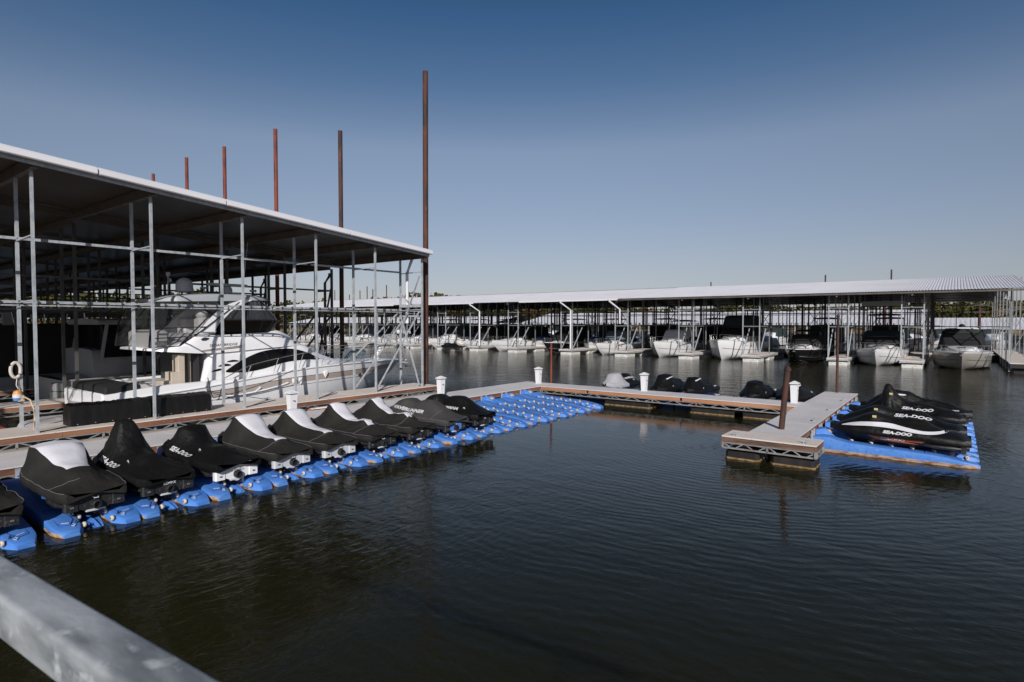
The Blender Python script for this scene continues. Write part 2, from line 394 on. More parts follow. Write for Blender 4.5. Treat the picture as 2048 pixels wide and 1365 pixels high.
# ------------------------------------------------------------------ docks
def frame_side(tr, p, q, ztop, zbot, inward, step=1.0, off=0.0, mi=0):
    """zig-zag truss under a plank between p and q (2-D points)"""
    p = Vector((*p, 0)); q = Vector((*q, 0)); L = (q - p).length; d = (q - p) / L
    def P(s, z): v = p + d * s; return (v.x, v.y, z)
    tr.bar(P(0, zbot), P(L, zbot), .05, .04)
    tr.bar(P(0, ztop - .02), P(L, ztop - .02), .04, .035)
    n = max(1, round(L / step)); st = L / n
    for i in range(n):
        s = i * st
        tr.bar(P(s + st*.06, ztop - .03), P(s + st*.36, zbot + .02), .022, .03)
        tr.bar(P(s + st*.94, ztop - .03), P(s + st*.64, zbot + .02), .022, .03)
        if i % 2 == 0: tr.bar(P(s, ztop), P(s, zbot), .05, .05)
    tr.bar(P(L, ztop), P(L, zbot), .05, .05)
def dock(name, label, u0, u1, v0, v1, ztop, plank, deckm, floats, sides='LRFB', panel=2.4, fasc=.14, trussd=.165, axis='v', group=None, cat='dock', step=1.0, slabs=1.2):
    root = thing(name, label, cat, ((u0+u1)/2, (v0+v1)/2, 0), world=True, group=group)
    # deck panels, a hair apart
    d = MB(); a0, a1 = (v0, v1) if axis == 'v' else (u0, u1)
    n = max(1, round((a1 - a0) / slabs)); st = (a1 - a0) / n; g = .004
    for i in range(n):
        dz = rnd.uniform(-.002, .002)
        if axis == 'v': d.box(u0-.02, u1+.02, a0+i*st+g, a0+(i+1)*st-g, ztop-.035, ztop+dz)
        else: d.box(a0+i*st+g, a0+(i+1)*st-g, v0-.02, v1+.02, ztop-.035, ztop+dz)
    d.build('deck_panels', deckm, root, sharp=0)
    zt = ztop - .036
    ed = {'L': ((u0, v0), (u0, v1)), 'R': ((u1, v0), (u1, v1)), 'F': ((u0, v0), (u1, v0)), 'B': ((u0, v1), (u1, v1))}
    for k in sides:
        p, q = ed[k]; L = math.dist(p, q); m = max(1, round(L / panel)); f = MB()
        for i in range(m):
            a = (lerp(p[0], q[0], i/m), lerp(p[1], q[1], i/m)); b = (lerp(p[0], q[0], (i+1)/m), lerp(p[1], q[1], (i+1)/m))
            s = .004
            if k in 'LR':
                sgn = -1 if k == 'L' else 1
                x = u0 - .0 if k == 'L' else u1
                f.box(min(x, x + sgn*-.045), max(x, x + sgn*-.045), a[1]+s, b[1]-s, zt-fasc, zt)
            else:
                sgn = 1 if k == 'F' else -1; y = v0 if k == 'F' else v1
                f.box(a[0]+s+.046, b[0]-s-.046, min(y, y+sgn*.045), max(y, y+sgn*.045), zt-fasc, zt)
        f.build('fascia_plank', plank, root, sharp=0)
        t = MB(); i_ = .03
        o = {'L': (i_, 0), 'R': (-i_, 0), 'F': (0, i_), 'B': (0, -i_)}[k]
        frame_side(t, (p[0]+o[0], p[1]+o[1]), (q[0]+o[0], q[1]+o[1]), zt-fasc, zt-fasc-trussd, 0, step)
        t.build('steel_truss', M['truss'], root, sharp=0)
    zb = zt - fasc - trussd - .02
    for (a, b, c, e) in floats:
        fb = MB(); fb.bbox(a, b, c, e, -.35, zb, .09); fo = fb.build('float', M['float'], root)
        s = MB(); s.loft([[(a-.012+.08, c-.012, z), (b+.012-.08, c-.012, z), (b+.012, c+.07, z), (b+.012, e-.07, z), (b-.07, e+.012, z), (a+.07, e+.012, z), (a-.012, e-.07, z), (a-.012, c+.07, z)] for z in (-.08, .045)], caps=True); s.build('waterline_scum', M['scum'], fo)
    return root

DZ = .65
# dock A runs beside the covered slips, dock B crosses, dock C and its T head on the right
def fl_v(u0, u1, v0, v1, n, l=1.9): return [(u0+.08, u1-.08, v0 + (v1-v0)*(i+.5)/n - l/2, v0 + (v1-v0)*(i+.5)/n + l/2) for i in range(n)]
dA = dock('dock_walkway', 'long grey decked walkway running along the left row of covered watercraft', -18.5, -16.6, -3.5, 24.3, DZ, M['wood'], M['deck'], fl_v(-18.5, -16.6, -3.5, 24.3, 7), sides='R', panel=2.9)
dB = dock('dock_walkway', 'grey decked crosswalk with orange-brown plank edge between the two rows of watercraft lifts', -18.5, -4.75, 24.302, 25.7, DZ-.003, M['woodo'], M['deck'],
     [(a, a+2.3, 24.4, 25.6) for a in (-17.6, -13.1, -9.0, -6.9)][:3] + [(-7.2, -5.0, 24.4, 25.6)], sides='FB', panel=4.2, axis='u')
dC = dock('dock_walkway', 'short grey pier branching off the crosswalk beside the right hand watercraft', -4.748, -3.45, 17.72, 30.2, DZ+.003, M['wood'], M['deck'], fl_v(-4.75, -3.45, 18.6, 30.2, 4, 1.7), sides='LRB', panel=3)
dT = dock('dock_platform', 'pale T-shaped dock head on black floats nearest the open water', -5.22, -2.8, 16.72, 17.7, DZ+.006, mat('dark brown plank', (.17,.095,.065), .8, noise=[((.9,.9,9),(.07,.04,.03),.45,.62,6),((4,4,40),(.26,.17,.12),.58,.75,6)], bump=((3,3,50),.5,.006)), M['deckb'],
     [(-5.16, -4.25, 16.82, 17.62), (-3.95, -2.86, 16.82, 17.62)], sides='LRFB', panel=3, axis='u', slabs=.88, step=.66)
# flat steel uprights on the dock edges, where lifts are bolted
def brackets(u, v0, v1, dv, sgn, parent):
    v = v0
    while v < v1:
        for k in (-.16, .16):
            b = MB(); b.box(min(u, u+sgn*.04), max(u, u+sgn*.04), v+k-.045, v+k+.045, .05, DZ-.045)
            for j in range(4): b.box(min(u+sgn*.04, u+sgn*.044), max(u+sgn*.04, u+sgn*.044), v+k-.012, v+k+.012, .12+j*.1, .15+j*.1, 1)
            b.build('lift_bracket', [M['galv'], M['joint']], parent, sharp=0)
        v += dv
brackets(-16.55, 2.35, 24, 1.45, 1, dA)
brackets(-3.40, 19.6, 30, 1.2, 1, dC)
# cream concrete beam between dock A and the covered slips
cb = thing('concrete_beam', 'stained cream concrete beam between the grey walkway and the roofed slips', 'beam', (-18.9, 8, 0), world=True)
for i in range(8):
    b = MB(); b.bbox(-19.28, -18.53, -3.4+i*2.9, -3.4+(i+1)*2.9-.02, .2, .575, .03)
    b.build('beam_section', M['cream'], cb)
# ---- pedestals
def pedestal():
    t = thing('power_pedestal', 'x', 'power pedestal', group='white power pedestals on the docks')
    b = MB(); b.loft([[(-a,-a,z),(a,-a,z),(a,a,z),(-a,a,z)] for a, z in ((.125,0),(.125,.02),(.105,.025),(.135,.72))], caps=True)
    b.build('post_body', M['gelp'], t, sharp=20)
    b = MB(); b.loft([[(-a,-a,z),(a,-a,z),(a,a,z),(-a,a,z)] for a, z in ((.13,.72),(.13,.76))], caps=True); b.build('lamp_band', M['canvasb'], t, sharp=20)
    b = MB(); b.loft([[(-a,-a,z),(a,-a,z),(a,a,z),(-a,a,z)] for a, z in ((.175,.76),(.175,.79),(.02,.88))], caps=True); b.build('cap', M['gelp'], t, sharp=20)
    b = MB(); b.box(.128, .136, -.05, .05, .50, .52); b.box(.128,.138,.02,.06,.47,.50); b.build('latch', M['joint'], t, sharp=0)
    return t
M['gelp'] = mat('white pedestal plastic', (.70,.70,.72), .5, noise=[((3,3,3),(.62,.62,.64),.45,.7)])
p0 = pedestal()
peds = [(-18.15, 11.4, DZ, 'white power pedestal behind the row of white-topped covers, left of the others'),
        (-17.75, 18.3, DZ, 'white power pedestal behind the dark grey watercraft cover'),
        (-17.3, 25.1, DZ, 'white power pedestal at the corner where the two walkways meet'),
        (-11.5, 25.35, DZ, 'white power pedestal beside the grey and black covered watercraft'),
        (-5.05, 25.2, DZ, 'white power pedestal next to the leaning rusty pole and short pier')]
for i, (x, y, z, l) in enumerate(peds):
    if i == 0: p0.location = (x, y, z); p0['label'] = l
    else: copy_thing(p0, (x, y, z), 0, l)
# ---- piles
def pile(label, x, y, z0, z1, r, m, lean=(0, 0), cap=False, band=False, group=None, name='steel_pile'):
    t = thing(name, label, 'pile', (x, y, 0), world=True, group=group)
    b = MB(); n = 10
    b.tube([(x + lean[0]*(z0+(z1-z0)*k/n), y + lean[1]*(z0+(z1-z0)*k/n), z0+(z1-z0)*k/n) for k in range(n+1)], r, 14)
    b.build('pipe', m, t)
    top = (x+lean[0]*z1, y+lean[1]*z1, z1)
    if cap:
        b = MB(); b.tube([(top[0], top[1], z1-.09), (top[0], top[1], z1-.03)], r*1.3, 14); b.tube([(top[0], top[1], z1), (top[0], top[1], z1+.03)], r*.8, 12)
        b.tube([(top[0], top[1], z1+.02), (top[0]-.03, top[1], z1+.12), (top[0]-.01, top[1], z1+.22), (top[0]+.03, top[1], z1+.12), (top[0]+.02, top[1], z1+.02)], .012, 6)
        b.build('cap', m, t)
    return t
g = 'tall rusty piles behind the roofed slips'
for x, y, z, l, m, ln in ((-20.15, 19.75, 15.3, 'tallest rusty pile, standing at the open corner of the near roof', 'rust', (.004,.0)),
        (-26.3, 19.55, 13.7, 'dark rusty pile second from the right behind the near roof', 'rust', (0,0)),
        (-32.6, 19.6, 15.05, 'reddish pile with a dark top, third from the right behind the near roof', 'rustred', (0,0)),
        (-38.7, 19.6, 15.1, 'reddish pile fourth from the right behind the near roof', 'rustred', (0,0)),
        (-44.1, 19.6, 15.3, 'thin reddish pile second from the left behind the near roof', 'rustred', (0,0)),
        (-49.7, 19.6, 15.0, 'shortest looking reddish pile stub leftmost above the near roof', 'rustred', (0,0))):
    pile(l, x, y, -1, z+.33, .128 if x > -22 else .115, M[m], ln, group=g)
pile('leaning rusty pole with a capped top standing on the short pier', -4.15, 18.75, -1, 2.5, .085, M['rust'], (.075, .02), cap=True)
pile('slim red pole at the far corner of the walkways', -17.0, 25.85, -1, 2.75, .052, M['rustred'], (0, 0))
pile('slim dark red pole at the far end of the short pier', -4.25, 30.05, -1, 4.18, .056, M['rust'], (0, 0), cap=True)
# ---- foreground galvanized handrail
fr = thing('handrail', 'blurred galvanized square handrail crossing the near lower left corner', 'railing', (-1.5, .3, 3.45), world=True)
b = MB()
d = Vector((.9968, .0797, 0)); nrm = Vector((-d.y, d.x, 0)); k = .70
base = Vector((0, 0, 3.85)) + Vector((-1.95*k, .39*k, -.592*k))
prof = []
W, Hh, rr = .066, .068, .009
for cx_, cz_, a0 in ((-rr, -rr, 0), (-W+rr, -rr, 90), (-W+rr, -Hh+rr, 180), (-rr, -Hh+rr, 270)):
    for s in range(5):
        a = R_(a0 + s*22.5); prof.append((cx_ + rr*math.cos(a), cz_ + rr*math.sin(a)))
rings = []
for s in range(-60, 61):
    p = base + d * (s * .05); rings.append([p + nrm * q[0] + Vector((0, 0, q[1])) for q in prof])
b.loft(rings, caps=True); b.build('rail_tube', M['rail'], fr, sharp=60)
for s in (-2.2, 2.0):
    b = MB(); p = base + d*s - nrm*.033; b.tube([(p.x, p.y, 3.84-.6*k-.064), (p.x, p.y, 2.4)], .024, 12); b.build('rail_post', M['rail'], fr)
# ------------------------------------------------------------------ near roofed slips (left)
def roofz(v): return 7.95 + (7.6 - v) * .078
V_OUT = [-4.0, -1.1, 1.75, 4.72, 7.58, 10.42, 13.3, 16.15, 18.85]
lb = thing('roofed_slip_building', 'near open-sided boat shelter with sloping white-edged metal roof on galvanized posts', 'boat shelter', (-19.5, 8, 0), world=True)
def roof_sheet(u0, u1, v0, v1, dz, name):
    m = MB(); th = .05
    # ribbed sheet: ribs run along v
    n = int((u1-u0)/.3); prof = []
    for i in range(n+1):
        u = u0 + (u1-u0)*i/n
        if i < n: prof += [(u, 0), (u+.2, 0), (u+.225, .03), (u+.275, .03)]
        else: prof.append((u, 0))
    top = [[(u, v, roofz(v)+dz+h) for u, h in prof] for v in (v0, v1)]
    bot = [[(u, v, roofz(v)+dz-.012) for u, h in prof] for v in (v0, v1)]
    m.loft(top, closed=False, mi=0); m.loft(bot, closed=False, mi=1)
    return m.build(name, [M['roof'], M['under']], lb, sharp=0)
roof_sheet(-26.2, -19.02, -6, 18.95, 0, 'roof')
roof_sheet(-118, -26.2, -6, 18.95, -.14, 'roof')
t = MB(); t.loft([[(-26.2, v, roofz(v)+.02), (-26.2, v, roofz(v)-.24)] for v in (-6, 18.95)], closed=False); t.build('step_flashing', M['rafter'], lb, sharp=0)
# white rake trim along the near edge
t = MB()
for v0, v1 in ((-6, -.2), (-.15, 2.35), (2.4, 6.05), (6.1, 9.6), (9.65, 14.5), (14.55, 19.0)):
    rg = []
    for v in (v0, v1):
        z = roofz(v); rg.append([(-19.30, v, z+.06), (-18.97, v, z+.06), (-18.90, v, z+.01), (-18.88, v, z-.13), (-18.90, v, z-.15), (-19.02, v, z-.15), (-19.02, v, z-.02), (-19.30, v, z+.02)])
    t.loft(rg, caps=True)
t.build('rake_trim', M['roof'], lb, sharp=20)
t = MB(); t.bar((-19.1, -6, roofz(-6)-.2), (-19.1, 18.95, roofz(18.95)-.2), .07, .10); t.build('eave_channel', M['galv'], lb, sharp=0)
t = MB(); t.bar((-118, 18.97, roofz(19)-.16), (-26.1, 18.97, roofz(19)-.16), .08, .16); t.bar((-26.1, 18.96, roofz(19)-.04), (-18.95, 18.96, roofz(19)-.04), .08, .18); t.build('end_trim', M['rafter'], lb, sharp=0)
# rafters: I-beams across
for v in V_OUT:
    b = MB(); z = roofz(v) - .03
    for u0, u1, dz in ((-26.1, -19.15, 0), (-118, -26.3, -.14)):
        zz = z + dz
        b.box(u0, u1, v-.008, v+.008, zz-.27, zz-.018); b.box(u0, u1, v-.07, v+.07, zz-.29, zz-.271); b.box(u0, u1, v-.07, v+.07, zz-.0175, zz)
    b.build('rafter', M['rafter'], lb, sharp=0)
# light purlins
b = MB()
for k in range(1, 5):
    u = -19.1 - k*6.4
    dz = 0 if u > -26.2 else -.14
    b.bar((u, -5.9, roofz(-5.9)-.06+dz), (u, 18.9, roofz(18.9)-.06+dz), .05, .06)
b.build('purlin', M['rafter'], lb, sharp=0)
def sqpost(u, v, z0, z1, w=.1, joints=(), m='galv'):
    p = MB(); p.box(u-w/2, u+w/2, v-w/2, v+w/2, z0, z1)
    for z in joints: p.box(u-w/2-.004, u+w/2+.004, v-w/2-.004, v+w/2+.004, z, z+.10, 1)
    return p.build('post', [M[m], M['joint']], lb, sharp=0)
RZ1, RZ2 = 6.18, 4.42
for v in V_OUT:
    sqpost(-19.45, v, .42, roofz(v)-.26, .070)
    jz = rnd.uniform(2.4, 3.2)
    sqpost(-20.9, v, .55, roofz(v)-.3, .078, (jz, jz+2.0) if v < 18 else (1.6, 3.9))
    b = MB(); b.bar((-20.9, v, RZ1-.06), (-19.45, v, RZ1-.03), .06, .035); b.build('tie_strut', M['galv'], lb, sharp=0); b = MB(); b.bar((-20.9, v, RZ2-.02), (-19.45, v, RZ2+.02), .05, .03); b.build('tie_strut', M['galv'], lb, sharp=0)
for z in (RZ1, RZ2):
    b = MB()
    for a, c in zip(V_OUT, V_OUT[1:]):
        b.box(-20.845, -20.80, a, c-.02, z-.038, z+.038)
        mid = a + (c-a)*(.22 if z > 5 else .25)
        b.box(-20.848, -20.796, mid-.12, mid+.05, z-.041, z+.041, 1)
    b.build('rail', [M['galv'], M['joint']], lb, sharp=0)
    if z < 5:
        b = MB(); b.tube([(-20.76, -4, z-.10), (-20.76, 18.8, z-.10)], .022, 8)
        v = -3.7
        while v < 18.7: b.box(-20.79, -20.735, v-.008, v+.008, z-.125, z+.045, 1); v += .42
        b.build('conduit', [M['galv'], M['joint']], lb, sharp=0)
# end-frame braces at the open corner
def brace(p, q, w=.06): 
    b = MB(); b.bar(p, q, w, w*.8); b.build('brace', M['galv'], lb, sharp=0)
brace((-19.47, 18.7, 5.95), (-20.75, 18.8, 3.55)); brace((-20.8, 18.72, 3.75), (-20.86, 16.2, 1.0)); brace((-19.5, 18.7, RZ2-.1), (-19.5, 16.2, .95))
brace((-20.86, 18.7, RZ2-.1), (-20.86, 16.2, 2.4)); brace((-20.85, 18.8, 4.2), (-19.6, 18.8, .95)); brace((-20.9, 18.9, 5.1), (-19.6, 18.95, 4.3), .05)
for z0_, z1_, vv_ in ((-.08, 0, 18.9), (-.32, -.25, 18.9), (.12, .24, 18.77)):
    b = MB(); b.box(-20.85, -19.5, vv_, vv_+.06, RZ2+z0_, RZ2+z1_); b.build('tie_strut', M['galv'], lb, sharp=0)
b = MB(); b.tube([(-20.25, 19.0, 6.95), (-20.25, 19.0, 6.8), (-20.6, 19.0, 6.15), (-20.6, 19.0, 4.4), (-20.55, 18.95, 3.8)], .07, 8); b.build('downspout', M['roof'], lb)
b = MB(); b.tube([(-26.6, 19.0, 6.45), (-26.6, 19.0, 6.3), (-27.0, 19.0, 5.95), (-27.0, 19.0, 2.0)], .07, 8); b.build('downspout', M['rafter'], lb)
b = MB(); b.tube([(-33.0, 19.0, 6.45), (-33.0, 19.0, 6.3), (-33.4, 19.0, 5.95), (-33.4, 19.0, 3.0)], .07, 8); b.build('downspout', M['rafter'], lb)
# inner fingers' posts and rails
FU = [-26.2, -32.6, -39.0, -45.4, -51.8, -58.2, -64.6, -71]
for fi, fu in enumerate(FU):
    for v in V_OUT[2:] if fi < 4 else V_OUT[5:]:
        for du in ((0, -1.45) if fi < 4 else (0,)): sqpost(fu+du, v, .5, roofz(v)-.43, .10, m='galvshade')
    b = MB()
    for z in (5.5, RZ2-.1): b.box(fu-.03, fu+.03, -4, 18.8, z-.04, z+.04)
    for v in V_OUT: b.bar((fu, v, RZ2-.1), (fu-1.45, v, RZ2-.1), .06, .06); b.bar((fu, v, 5.5), (fu-1.45, v, 5.5), .06, .06)
    for k, q_ in enumerate((5.0, RZ2-.1, 2.6)): b.bar((fu-3.2, -4, q_+.6), (fu-3.2, 18.8, q_+.6), .03) if fi > 2 else None
    b.build('rail', M['galvshade'], lb, sharp=0)
    b = MB()
    b.bar((fu, 18.8, 4.2), (fu, 16.1, 1.2), .08); b.bar((fu-1.45, 18.8, 4.2), (fu-1.45, 16.1, 1.2), .08); b.bar((fu, 18.8, 1.2), (fu-1.4, 18.8, 4.2), .07); b.bar((fu-1.4, 18.8, 1.2), (fu, 18.8, 5.6), .07)
    b.build('brace', M['rafter'], lb, sharp=0)
# walkway fingers of the shelter
dF = dock('finger_dock', 'beige decked finger with reddish plank edge beside the white flybridge yacht', -20.95, -19.3, -3.5, 19.75, .9, M['wood'], M['deckb'], fl_v(-20.95, -19.3, -3.5, 19.7, 6), sides='RB', panel=2.85, fasc=.13, trussd=.17, step=.95)
for i, fu in enumerate(FU[:3]):
    dock('finger_dock', ['shaded finger dock on the far side of the flybridge yacht', 'shaded finger dock two slips in under the near roof', 'shaded finger dock three slips in under the near roof'][i], fu-1.5, fu+.05, -3.5, 19.6, .9, M['wood'], M['deckb'], fl_v(fu-1.5, fu, -3.5, 19.6, 5), sides='R', panel=2.85, fasc=.13, trussd=.17, step=.95)
rd = MB(); rd.box(-27.6, -20.98, 1.2, 4.4, .72, .9)
rdo = thing('dock_walkway', 'red painted deck panels at the dark head of the yacht slip', 'dock', (-24, 2, 0), world=True); rd.build('deck_panels', M['redp'], rdo, sharp=0)
rd = MB(); rd.box(-27.6, -20.98, 1.3, 4.3, -.2, .70); rd.build('float', M['float'], rdo, sharp=0)
# small things on the finger
def dockbox(label, v0, v1, jag):
    t = thing('dock_box', label, 'dock box', (-20.1, (v0+v1)/2, .9), world=True)
    rings = []; n = 26; rg = random.Random(jag)
    for i in range(n+1):
        v = lerp(v0, v1, i/n); q = lambda a=.022: rg.uniform(-a, a)
        sag = .02*math.sin(math.pi*i/n) + (.015 if i in (0, n) else 0)
        h = .60 - sag
        rings.append([(-19.76+q(.02), v+q(), .905+abs(q(.03))), (-19.75+q(.016), v+q(), 1.12), (-19.76+q(.012), v+q(), 1.35), (-19.80, v+q(), .9+h-.02+q()), (-20.1, v, .9+h+.03+q()), (-20.44, v+q(), .9+h+q()), (-20.46, v, 1.2), (-20.45, v, .905)])
    b = MB(); b.loft(rings, caps=True); b.build('cloth_cover', M['box'], t, sharp=50)
    b = MB()
    for k in range(5):
        v = lerp(v0+.15, v1-.15, k/4); b.ell((-19.745, v, .96), .015, .02, .015, 8, 5)
    b.build('grommets', M['steel'], t)
dockbox('long low dock box under a wrinkled black cover, nearer the camera on the finger', 5.55, 7.58, 3)
dockbox('taller dock box under a black cover, the farther of the two beside the yacht stern', 7.66, 9.42, 5)
t = thing('rope_coil', 'faded red and white ring of rope hung on a galvanized post', 'rope coil', (-20.83, 4.62, 2.5), world=True)
b = MB(); b.tube([(-20.83, 4.60+.11*math.sin(a), 2.52+.21*math.cos(a)) for a in [2*math.pi*k/24 for k in range(25)]], .042, 8); b.tube([(-20.82, 4.62, 2.27), (-20.8, 4.6, 2.1), (-20.8, 4.64, 2.0)], .015, 6); b.build('coil', M['ropew'], t)
t = thing('fender_buoy', 'small orange, white and blue float hanging below the rope ring', 'fender', (-20.78, 4.62, 1.8), world=True)
b = MB(); b.lathe([(.01,.17),(.09,.13),(.115,.05)], 14, (-20.78, 4.62, 1.80)); b.build('orange_band', M['orangefloat'], t)
b = MB(); b.lathe([(.116,.05),(.118,-.05)], 14, (-20.78, 4.62, 1.80)); b.build('white_band', M['letter'], t)
b = MB(); b.lathe([(.117,-.05),(.10,-.13),(.02,-.18)], 14, (-20.78, 4.62, 1.80)); b.build('blue_band', mat('worn blue', (.09,.2,.42), .6), t)
t = thing('water_hose', 'tan hose looping from a brass bib at the foot of the post', 'hose', (-19.6, 4.65, 1.6), world=True)
b = MB(); b.tube([(-20.8, 4.7, 1.72), (-20.4, 4.7, 1.78), (-19.95, 4.7, 1.74), (-19.7, 4.72, 1.5), (-19.7, 4.72, 1.2), (-19.8, 4.72, .95)], .022, 8); b.build('tube', M['hose'], t)
b = MB(); b.bbox(-20.82, -20.68, 4.6, 4.76, 1.65, 1.82, .02); b.build('bib', M['hose'], t)
# white inflatable/float in the slip
t = thing('swim_float', 'low white flat float with rounded edges in the slip beyond the finger', 'float', (-22.5, 7, 0), world=True)
b = MB(); rings = []
for k, (i_, z) in enumerate(((0, .05), (0, .42), (.05, .52), (.18, .56))):
    rings.append([(-22.15 + (1.1-i_)*math.copysign(abs(math.cos(a))**.45, math.cos(a)), 6.35 + (1.35-i_)*math.copysign(abs(math.sin(a))**.45, math.sin(a)), z+.25) for a in [2*math.pi*q/40 for q in range(40)]])
b.loft(rings, caps=True); b.build('hull', M['gel'], t)
def cleats(par, pts, z):
    for x, y, r in pts:
        b = MB(); dx, dy = (.11, 0) if r else (0, .11)
        b.bar((x-dx, y-dy, z+.075), (x+dx, y+dy, z+.075), .03, .025); b.bar((x-dx*.35, y-dy*.35, z), (x-dx*.35, y-dy*.35, z+.07), .025); b.bar((x+dx*.35, y+dy*.35, z), (x+dx*.35, y+dy*.35, z+.07), .025)
        b.build('cleat', M['galv'], par, sharp=0)
cleats(dF, [(-20.78, v, 0) for v in (6.1, 9.0, 12.0, 14.8, 17.6)], .9)
cleats(dB, [(-14.6, 24.45, 1), (-9.0, 24.45, 1), (-12.8, 25.55, 1), (-8.2, 25.55, 1)], DZ)
cleats(dC, [(-3.6, 20.9, 0), (-3.6, 23.8, 0), (-3.6, 27.0, 0), (-4.6, 22.0, 0)], DZ)
cleats(dT, [(-4.9, 16.88, 1), (-3.1, 16.88, 1)], DZ+.006)
t = thing('timber_offcuts', 'small stack of broken timber lying on the beam right of the white pedestal', 'timber', (-18.9, 12.6, .6), world=True)
for k in range(5):
    b = MB(); a_ = rnd.uniform(-.25, .25); z_ = .60+.05*(k//2); y_ = 12.3+.12*k
    b.bar((-19.1+.12*k, y_-.3, z_), (-18.9+.1*k+a_*.4, y_+.45, z_+.02), .14, .045); b.build('plank', M['woodo'] if k % 2 else M['deckb'], t, sharp=0)
# lamp box hung under the roof + mooring gear are part of boats below
# ------------------------------------------------------------------ boats
def hull_grid(L, B, zs, zk, rake, flare=.78, tmid=.45, tr=1.0, n=34, m=10, full=2.2, chine=.35):
    """hull from stern (x=0) to bow (x=L); returns fn(t,h)->(x,y,z), zs(t) sheer, zk keel"""
    def W(t, h):
        tail = lerp(.92, 1, min(1, t/.3)) * tr
        p = full * lerp(.78, 1.0, h)
        f = 1 if t < tmid else max(0.0, 1 - ((t - tmid)/(1 - tmid))**p)**.82
        side = flare + (1 - flare) * h if h > chine else (flare + (1-flare)*chine) * (h/chine)**.75
        return B/2 * tail * f * side
    def P(t, h):
        x = t * (L - rake * (1 - h)**1.3)
        z = lerp(zk, zs(t), h) + (0 if h > chine else 0)
        rise = max(0, (t - .72)/.28)**2 * (1 - h) * (-zk) * .9
        return x, W(t, h), z + rise
    return P
def hull_mesh(P, n=34, m=12, y0=0, x0=0, zoff=0, stripe=None):
    mb = MB(); rings = []
    hs_ = [k/m for k in range(m+1)]
    for i in range(n+1):
        t = (i/n)**.85 if i else 0
        t = i/n; t = t + .08*math.sin(math.pi*t)*t
        t = min(1, t)
        r = []
        for h in hs_[::-1]: x, y, z = P(t, h); r.append((x0+x, y0+y, zoff+z))
        for h in hs_[1:]: x, y, z = P(t, h); r.append((x0+x, y0-y, zoff+z))
        rings.append(r)
    mb.loft(rings, closed=False)
    # transom
    o = len(mb.v); mb.v += [Vector(p) for p in rings[0]]; mb.f.append(tuple(o+j for j in range(len(rings[0])))); mb.m.append(0)
    return mb
def deck_mesh(P, h=1.0, n=34, inset=.0, camber=.06, zadd=0, t0=0, t1=1):
    mb = MB(); rings = []
    for i in range(n+1):
        t = lerp(t0, t1, i/n); x, y, z = P(t, h); y = max(0, y - inset)
        rings.append([(x, y*k, z + zadd + camber*(1-k*k)*min(1, y)) for k in (1, .75, .4, 0, -.4, -.75, -1)])
    mb.loft(rings, closed=False); return mb
def house(sts, n=30, sec=None, top=None, mf=None):
    """sts = dict of control lists: zb, zt, wb, wt (bottom/top half widths), cam. x from x0 to x1"""
    x0, x1 = sts['x']; rings = []; r_ = sts.get('r', .12)
    for i in range(n+1):
        x = lerp(x0, x1, i/n)
        zb, zt, wb, wt = (pws(x, sts[k]) for k in ('zb', 'zt', 'wb', 'wt')); cam_ = sts.get('cam', .06)
        hgt = max(.001, zt - zb); rr = min(r_, hgt*.5, wt*.6)
        half = [(wb, zb), (lerp(wb, wt, .33), zb+hgt*.33), (lerp(wb, wt, .62), zb+hgt*.62), (wt, zt-rr), (wt-rr*.3, zt-rr*.3), (wt-rr, zt), (wt*.55, zt+cam_*.6), (wt*.25, zt+cam_*.93)]
        ring = [(x, y, z) for y, z in half] + [(x, 0, zt+cam_)] + [(x, -y, z) for y, z in half[::-1]]
        rings.append(ring)
    mb = MB(); mb.loft(rings, closed=True, caps=True, mf=mf); return mb

def rail_run(mb, pts, h=.6, r=.016, posts=6, rake=.08, mid=False):
    top = [(p[0], p[1], p[2]+h) for p in pts]
    mb.tube(top, r, 6)
    if mid: mb.tube([(p[0], p[1], p[2]+h*.5) for p in pts], r*.7, 6)
    for k in range(posts):
        f = k/(posts-1)*(len(pts)-1); i = min(int(f), len(pts)-2); q = f-i
        a = [lerp(pts[i][j], pts[i+1][j], q) for j in range(3)]
        mb.tube([(a[0]-rake, a[1], a[2]), (a[0], a[1], a[2]+h)], r*.85, 6)

